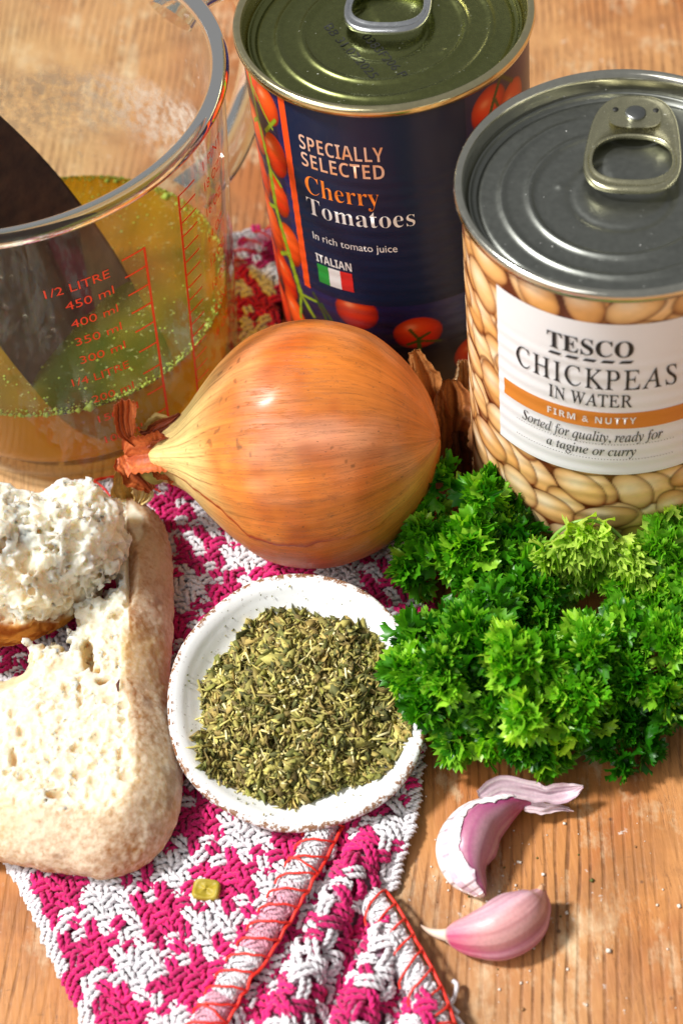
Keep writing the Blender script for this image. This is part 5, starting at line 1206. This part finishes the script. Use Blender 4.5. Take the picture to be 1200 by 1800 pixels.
# ------------------------------------------------------------------ dishcloth
def build_cloth():
    t = thing("dishcloth", (-3.5, 3.0, 0), "pink and white knitted dishcloth with red stitched edges under the onion and dish", "cloth")
    outline = smoothpath([(-8.95, 0.95), (-8.5, 0.0), (-7.95, -1.5), (-7.3, -3.1), (-6.9, -4.6), (-6.6, -6.2), (0.9, -6.2), (0.75, -4.6), (0.32, -3.5), (-0.10, -2.3), (-0.30, -1.4), (-0.02, -0.6), (0.55, 0.7), (0.95, 2.2), (1.3, 4.5), (1.9, 7.0), (2.2, 8.8), (1.6, 11), (0.9, 14), (0.9, 21.4), (-2.4, 21.6), (-2.3, 18), (-2.5, 15), (-4.2, 12.9), (-7.0, 12.2), (-9.6, 10.5), (-10.8, 7.5), (-10.4, 4.0), (-9.4, 1.8), (-8.95, 0.95)], 240)
    E1a, E1b = np.array([-1.55, 0.65]), np.array([-4.62, -3.75]); ed = (E1b - E1a) / np.linalg.norm(E1b - E1a); en = np.array([-ed[1], ed[0]])
    if en[0] < 0: en = -en
    def flap(x, y):
        s = (x - E1a[0]) * en[0] + (y - E1a[1]) * en[1]; return s
    def height(x, y):
        s = flap(x, y); act = sstep(1.6, -0.6, y)
        z = 0.13 + 0.05 * vnoise(np.stack([x, y, 0 * x], -1), 0.5, 3)
        z = z + act * (0.30 * sstep(-0.05, 0.35, s))
        z = z + act * sstep(0.3, 1.0, s) * (0.44 * np.sin((s + 0.12 * (y + 3)) * 2 * np.pi / 1.35 + 0.9)) * sstep(1.0, -1.2, y)
        z = z - act * 0.55 * sstep(0.5, 0.0, np.abs(s - 0.62)) * sstep(0.8, -0.5, y)
        return np.maximum(z, 0.07)
    def inside(x, y):
        k = poly_sdf(x, y, outline) < -0.12
        k &= np.hypot(x - CT[0], y - CT[1]) > 3.85
        k &= np.hypot(x - CC[0], y - CC[1]) > 3.9
        k &= np.hypot(x - JC[0], y - JC[1]) > 4.75
        return k
    white, mag = lin(232, 228, 232), lin(212, 36, 112)
    # woven ground under the stitches
    n1, n2 = 150, 340
    X, Y = np.meshgrid(np.linspace(-11, 2.4, n1), np.linspace(-6.2, 21.8, n2), indexing='ij')
    ok = inside(X, Y); Zg = height(X, Y) - 0.04
    V = np.stack([X, Y, Zg], -1).reshape(-1, 3); F = gridF(n1, n2); F = F[ok.reshape(-1)[F].all(1)]
    cg = mix(lin(150, 24, 76), lin(190, 150, 170), sstep(-0.1, 0.2, vnoise(V, 3.0, 5)))
    gm = mat_vcol("cloth_ground", 0.95, 0.8, 9.0, 0.2, 9.0, 0.12, Specular_IOR_Level=0.1)
    mesh("cloth_ground", V, F, gm, t, colours=cg)
    ym = NT("cotton_yarn"); v = ym.cm(); c = ym.col()
    c = ym.mixc(1.0, c, ym.ramp(ym.noise(v, 14.0, 4, 0.7), [(0.3, 0.82), (0.7, 1.12)]), 'MULTIPLY')
    ym.p(Base_Color=c, Roughness=0.85, Specular_IOR_Level=0.12, Sheen_Weight=0.25); ym.bump(ym.noise(v, 26.0, 3, 0.7), 0.6, 0.03)
    r_ = np.random.default_rng(31)
    # one stitch: two plies twisted round an arched float, unit length along x
    def ply(ph, arch, off, ns=9, sides=5, turns=2.2):
        u = np.linspace(-1, 1, ns); Cn = np.stack([u * 0.5, off * (1 - 0.35 * u ** 2) + 0.034 * np.cos(u * turns * 3.14 + ph), arch * (1 - u ** 2) + 0.034 * np.sin(u * turns * 3.14 + ph)], -1)
        R = 0.046 * (1 - 0.35 * u ** 4); return tube(Cn, R, sides, False)
    def stitch(k):
        a = 0.15 + 0.03 * k; V, F = join([ply(0.6 * k, a, .075), ply(0.6 * k + 3.14, a, .075), ply(1.1 * k, a - .02, -.075), ply(1.1 * k + 3.14, a - .02, -.075)]); return V, F[0]
    temps = [stitch(k) for k in range(3)]
    parts = []; cols = []
    def lattice(org, ang, sp, sel, x0, x1, y0, y1, seed, bi, bj):
        q = np.random.default_rng(seed); ca, sa = math.cos(ang), math.sin(ang)
        I, J = np.meshgrid(np.arange(-60, 61), np.arange(-80, 81), indexing='ij')
        a = I * sp; b = J * sp; x = org[0] + a * ca - b * sa; y = org[1] + a * sa + b * ca
        m_ = (x > x0) & (x < x1) & (y > y0) & (y < y1); x, y, I, J = x[m_], y[m_], I[m_], J[m_]
        k = inside(x, y) & sel(x, y); x, y, I, J = x[k], y[k], I[k], J[k]
        warp = (I + J) % 2 == 0
        colour = np.where(warp, ((I + bi) // 3) % 2, ((J + bj) // 3) % 2)
        colour = np.where(q.uniform(0, 1, len(I)) < 0.05, 1 - colour, colour)
        n = len(x); x = x + q.normal(0, 0.025, n); y = y + q.normal(0, 0.025, n)
        th = ang + np.where(warp, math.pi / 2, 0) + np.where(warp, 0.30, -0.22) * np.where((I // 1) % 2 == 0, 1, -1) + q.normal(0, 0.14, n)
        e = 0.12; hx = (height(x + e, y) - height(x - e, y)) / (2 * e); hy = (height(x, y + e) - height(x, y - e)) / (2 * e)
        tx = np.stack([np.cos(th), np.sin(th), hx * np.cos(th) + hy * np.sin(th)], -1); tx /= np.linalg.norm(tx, axis=1)[:, None]
        nn = np.stack([-hx, -hy, np.ones(n)], -1); nn /= np.linalg.norm(nn, axis=1)[:, None]; ty = np.cross(nn, tx)
        L = np.stack([x, y, height(x, y) + q.uniform(-0.02, 0.05, n)], -1)
        sc = q.uniform(0.92, 1.15, n); ln = sp * 2.05 * sc
        Mx = np.stack([tx * ln[:, None], ty * (sp / 0.30)[..., None] if False else ty * (sp / 0.27), nn * (sp / 0.27)], -1)
        c_ = np.where((colour == 1)[:, None], mag * q.uniform(0.75, 1.2, (n, 1)), white * q.uniform(0.9, 1.06, (n, 1)))
        for s in range(3):
            w = (np.arange(n) % 3) == s; tv, tf = temps[s]; V, F = scatter(tv, tf, Mx[w], L[w]); parts.append((V, F)); cols.append(np.repeat(c_[w], len(tv), 0))
    mainang = math.atan2(-0.925, 0.38) + math.pi / 2
    lattice((-7.0, -0.5), mainang, 0.305, lambda x, y: (flap(x, y) < 0.02) | (y > 0.9), -11, 2.6, -6, 22, 1, 0, 1)
    lattice((-2.0, -2.5), -0.10, 0.305, lambda x, y: (flap(x, y) >= 0.02) & (y <= 0.9), -5.5, 1.5, -6, 1.2, 2, 1, 2)
    V, F = join(parts); tag(mesh("knitted_stitches", V, F, ym.m, t, colours=np.vstack(cols)), kind='stuff')
    # border cord along the left edge
    parts = []; cols = []
    ol = outline
    m_ = ((ol[:, 0] < -6.4) & (ol[:, 1] < 1.4)) | ((ol[:, 0] > -0.6) & (ol[:, 1] < 9) & (ol[:, 1] > -0.9)); runs = []
    for i in range(len(ol) - 1):
        if not m_[i]: continue
        a, b = ol[i], ol[i + 1]; L = np.linalg.norm(b - a); k = max(1, int(L / 0.13))
        for s in range(k):
            p = a + (b - a) * s / k; q = r_.normal(0, 0.02, 2); ang = math.atan2(*(b - a)[::-1]) + (0.9 if s % 2 else -0.7) + r_.normal(0, .2)
            tx = np.array([math.cos(ang), math.sin(ang), 0]); nn = np.array([0, 0, 1.0]); ty = np.cross(nn, tx)
            Mx = np.stack([tx * 0.42, ty * 1.0, nn * 0.9], -1)[None]; tv, tf = temps[s % 3]
            V, F = scatter(tv, tf, Mx, np.array([[p[0] + q[0], p[1] + q[1], float(height(np.array([p[0]]), np.array([p[1]]))[0]) - 0.02]])); parts.append((V, F))
            cols.append(np.repeat([white if vnoise(np.array([[p[0], p[1], 0.3]]), 0.9, 3)[0] > -0.15 else mag], len(tv), 0))
    V, F = join(parts); tag(mesh("edge_stitches", V, F, ym.m, t, colours=np.vstack(cols)), kind='stuff')
    # rolled edges overcast with red thread
    redm = mat_simple("red_thread", (0.80, 0.03, 0.015), 0.5, var=0.2, vs=8)
    def rolled(P, r0, seed, pal, flat=0.55):
        q = np.random.default_rng(seed); K = smoothpath(P, 160); C = K[:, :3]; T, N, B = frames(C); k = np.linspace(0, 2 * np.pi, 18, endpoint=False)
        seg = np.cumsum(np.r_[0, np.linalg.norm(np.diff(C, axis=0), axis=1)])
        rad = r0 * (1 + 0.12 * np.sin(seg / 0.24 * 2 * np.pi)[:, None] * 0.5 + 0.16 * vnoise(np.stack([np.broadcast_to(np.cos(k) * 1.5, (160, 18)), np.broadcast_to(np.sin(k) * 1.5, (160, 18)), np.broadcast_to(seg[:, None] * 4, (160, 18))], -1), 1, seed))
        V = C[:, None] + (np.cos(k)[None] * rad * flat)[..., None] * N[:, None] + (np.sin(k)[None] * rad)[..., None] * B[:, None]
        cn = vnoise(np.stack([seg * 0.9, 0 * seg, 0 * seg], -1), 1, seed + 2); cc = mix(white, mag * 1.15, sstep(0.30, 0.45, cn) * pal)
        mesh("rolled_edge", V.reshape(-1, 3), gridF(160, 18, False, True), ym.m, t, colours=np.repeat(cc, 18, 0))
        st_p = []; sc_ = []
        for s_ in np.arange(0.1, seg[-1] - 0.1, 0.24):
            i = int(np.searchsorted(seg, s_)); i = min(i, 158)
            for a_ in np.arange(-2.0, 2.01, 0.8):
                a2 = a_ + (0.4 if int(s_ / 0.24) % 2 else 0); rad_ = N[i] * math.cos(a2) + B[i] * math.sin(a2); tg = -N[i] * math.sin(a2) + B[i] * math.cos(a2)
                x_ = tg * 0.8 + T[i] * (0.5 if int(s_ / 0.24) % 2 else -0.3) + q.normal(0, 0.15, 3); x_ /= np.linalg.norm(x_); y_ = np.cross(rad_, x_)
                tv, tf = temps[int(q.integers(3))]; Pq = C[i] + N[i] * math.cos(a2) * r0 * flat * 0.8 + B[i] * math.sin(a2) * r0 * 0.8
                st_p.append(scatter(tv, tf, np.stack([x_ * 0.40, y_ * 0.85, rad_ * 0.45], -1)[None], Pq[None])); sc_.append(np.tile(cc[i] * q.uniform(0.85, 1.1), (len(tv), 1)))
        tag(mesh("edge_yarn", *join(st_p), ym.m, t, colours=np.vstack(sc_)), kind='stuff')
        pts = []; L = seg[-1]; n = int(L / 0.30); Vs = []
        def surf(s, a, lift=0.02):
            i = min(159, int(np.searchsorted(seg, s))); return C[i] + N[i] * math.cos(a) * (r0 * flat * 1.10 + lift + 0.10) + B[i] * math.sin(a) * (r0 * 1.10 + lift + 0.10)
        s = 0.05; line = []
        while s < L - 0.3:                                   # a slanting loop across, then back along one side
            st = q.uniform(0.38, 0.50)
            lp = [surf(min(L, s + st * 1.3 * f), a) for f, a in zip(np.linspace(0, 1, 9), np.linspace(-1.65, 1.65, 9))]
            Vs.append(tube(lp, 0.03, 6)); bk = [surf(min(L, s + st * (0.9 + 0.1 * f)), a) for f, a in zip(np.linspace(0, 1, 8), np.linspace(1.65, -1.65, 8))]
            if q.uniform() < 0.12: Vs.append(tube(bk, 0.028, 6))
            line.append(surf(s, -1.55 + q.normal(0, .08), 0.03)); line.append(surf(s + st * .5, -1.35 + q.normal(0, .1), 0.03))
            s += st
        Vs.append(tube(smoothpath(line, len(line) * 4), 0.042, 6)); V, F = join(Vs)
        mesh("red_overstitching", V, F, redm, t)
    rolled([(-1.35, 0.95, .45), (-1.62, 0.45, .58), (-2.12, -0.35, .62), (-2.75, -1.3, .64), (-3.45, -2.25, .64), (-4.15, -3.15, .62), (-4.9, -4.2, .58), (-5.4, -5.0, .5)], 0.26, 4, 0.5)
    rolled([(-0.66, -1.2, .42), (-0.42, -1.75, .58), (-0.20, -2.35, .64), (0.0, -2.95, .66), (0.22, -3.6, .66), (0.40, -4.3, .64), (0.5, -5.2, .6)], 0.27, 14, 0.8)
    # short run of red edge showing near the tomato tin and beside the onion neck
    rolled([(-2.55, 17.2, .2), (-2.45, 18.8, .22), (-2.2, 20.3, .22), (-1.6, 21.3, .22), (-0.6, 21.7, .2), (0.3, 21.8, .2)], 0.26, 24, 0.6)
    rolled([(-6.9, 12.25, .22), (-6.2, 12.35, .24), (-5.4, 12.1, .24), (-4.6, 12.35, .22), (-3.6, 12.7, .2)], 0.24, 34, 0.5)
    # frayed yarn ends
    for k, P in enumerate(([(0.45, -3.55, .3), (0.75, -3.75, .3), (0.85, -4.0, .25), (1.0, -4.2, .2)], [(0.55, -3.9, .3), (0.85, -4.0, .35), (1.0, -3.75, .32), (1.05, -3.55, .3), (0.98, -3.45, .28)], [(0.5, -4.1, .3), (0.9, -4.3, .3), (1.1, -4.6, .2)], [(0.2, -2.95, .3), (0.4, -3.05, .3), (0.55, -3.1, .2)], [(0.0, -2.3, .3), (0.15, -2.45, .3), (0.22, -2.5, .2)])):
        V, F = tube(smoothpath(P, 20), 0.055, 7); mesh("frayed_yarn", V, F, ym.m, t, colours=np.tile(white, (len(V), 1)))
build_cloth()

def build_crumbs():
    r_ = np.random.default_rng(44); n = 150
    x = np.r_[r_.normal(1.6, 1.3, 90), r_.uniform(0.8, 7, 60)]; y = np.r_[r_.normal(-1.3, 0.9, 90), r_.uniform(-5, 1.0, 60)]
    k = (x > 0.7) | (y > -1) ; k &= x > 0.9; x, y = x[k], y[k]; n = len(x); s = 0.012 + 0.03 * r_.gamma(1.2, 0.5, n)
    tv = np.array([(1, 0, 0), (-.9, .2, 0), (0, 1, .1), (.1, -1, 0), (0, 0, .8), (0, .1, -.7)], float); tf = np.array([(0, 2, 4), (2, 1, 4), (1, 3, 4), (3, 0, 4), (2, 0, 5), (1, 2, 5), (3, 1, 5), (0, 3, 5)])
    a = r_.uniform(0, 6.28, n); Z0 = np.zeros(n)
    Mx = np.stack([np.stack([np.cos(a), -np.sin(a), Z0], -1), np.stack([np.sin(a), np.cos(a), Z0], -1), np.stack([Z0, Z0, Z0 + 1], -1)], 1) * s[:, None, None]
    V, F = scatter(tv, tf, Mx, np.stack([x, y, s * 0.55], -1))
    pal = np.array([lin(236, 228, 216), lin(220, 210, 196), lin(150, 110, 70), lin(90, 96, 40)]); c = pal[r_.choice(4, n, p=[.5, .3, .1, .1])]
    o = mesh("crumbs", V, F, mat_vcol("crumbs", 0.7), None, smooth=False, colours=np.repeat(c, 6, 0), at=(1.6, -1.3, 0))
    tag(o, "pale crumbs and specks scattered on the wood around the garlic", None, None, 'stuff')
build_crumbs()

def build_scrap():
    t = thing("pepper_scrap", (-4.40, -0.42, 0.3), "tiny yellow green scrap of vegetable lying on the cloth", "vegetable scrap")
    q = np.random.default_rng(2); n = 16; P = []
    k = np.linspace(0, 2 * np.pi, n, endpoint=False)
    sq = np.stack([np.sign(np.cos(k)) * np.abs(np.cos(k)) ** .5 * .33, np.sign(np.sin(k)) * np.abs(np.sin(k)) ** .5 * .25], -1)
    secs = [(0.80, 0.0), (1.0, .05), (1.0, .17), (.86, .22), (0.7, .19), (0.5, .16), (0.25, .20), (0.02, .17)]
    V = np.array([[(x * f * math.cos(-.2) - y * f * math.sin(-.2)) - 4.40, (x * f * math.sin(-.2) + y * f * math.cos(-.2)) - .42, .30 + z * (1 + 0.25 * math.sin(6 * x + 9 * y)) - 0.05 * math.exp(-((x - 0.02) ** 2 + (y - 0.16) ** 2) / 0.006)] for f, z in secs for x, y in sq])
    m_ = NT("olive_flesh"); v = m_.cm(); m_.p(Base_Color=m_.mixc(m_.noise(v, 5, 3), tuple(lin(140, 124, 20)), tuple(lin(190, 166, 50))), Roughness=0.55, Subsurface_Weight=0.2, Subsurface_Radius=(0.004, 0.004, 0.001))
    mesh("scrap", V, gridF(len(secs), n, False, True), m_.m, t)
build_scrap()
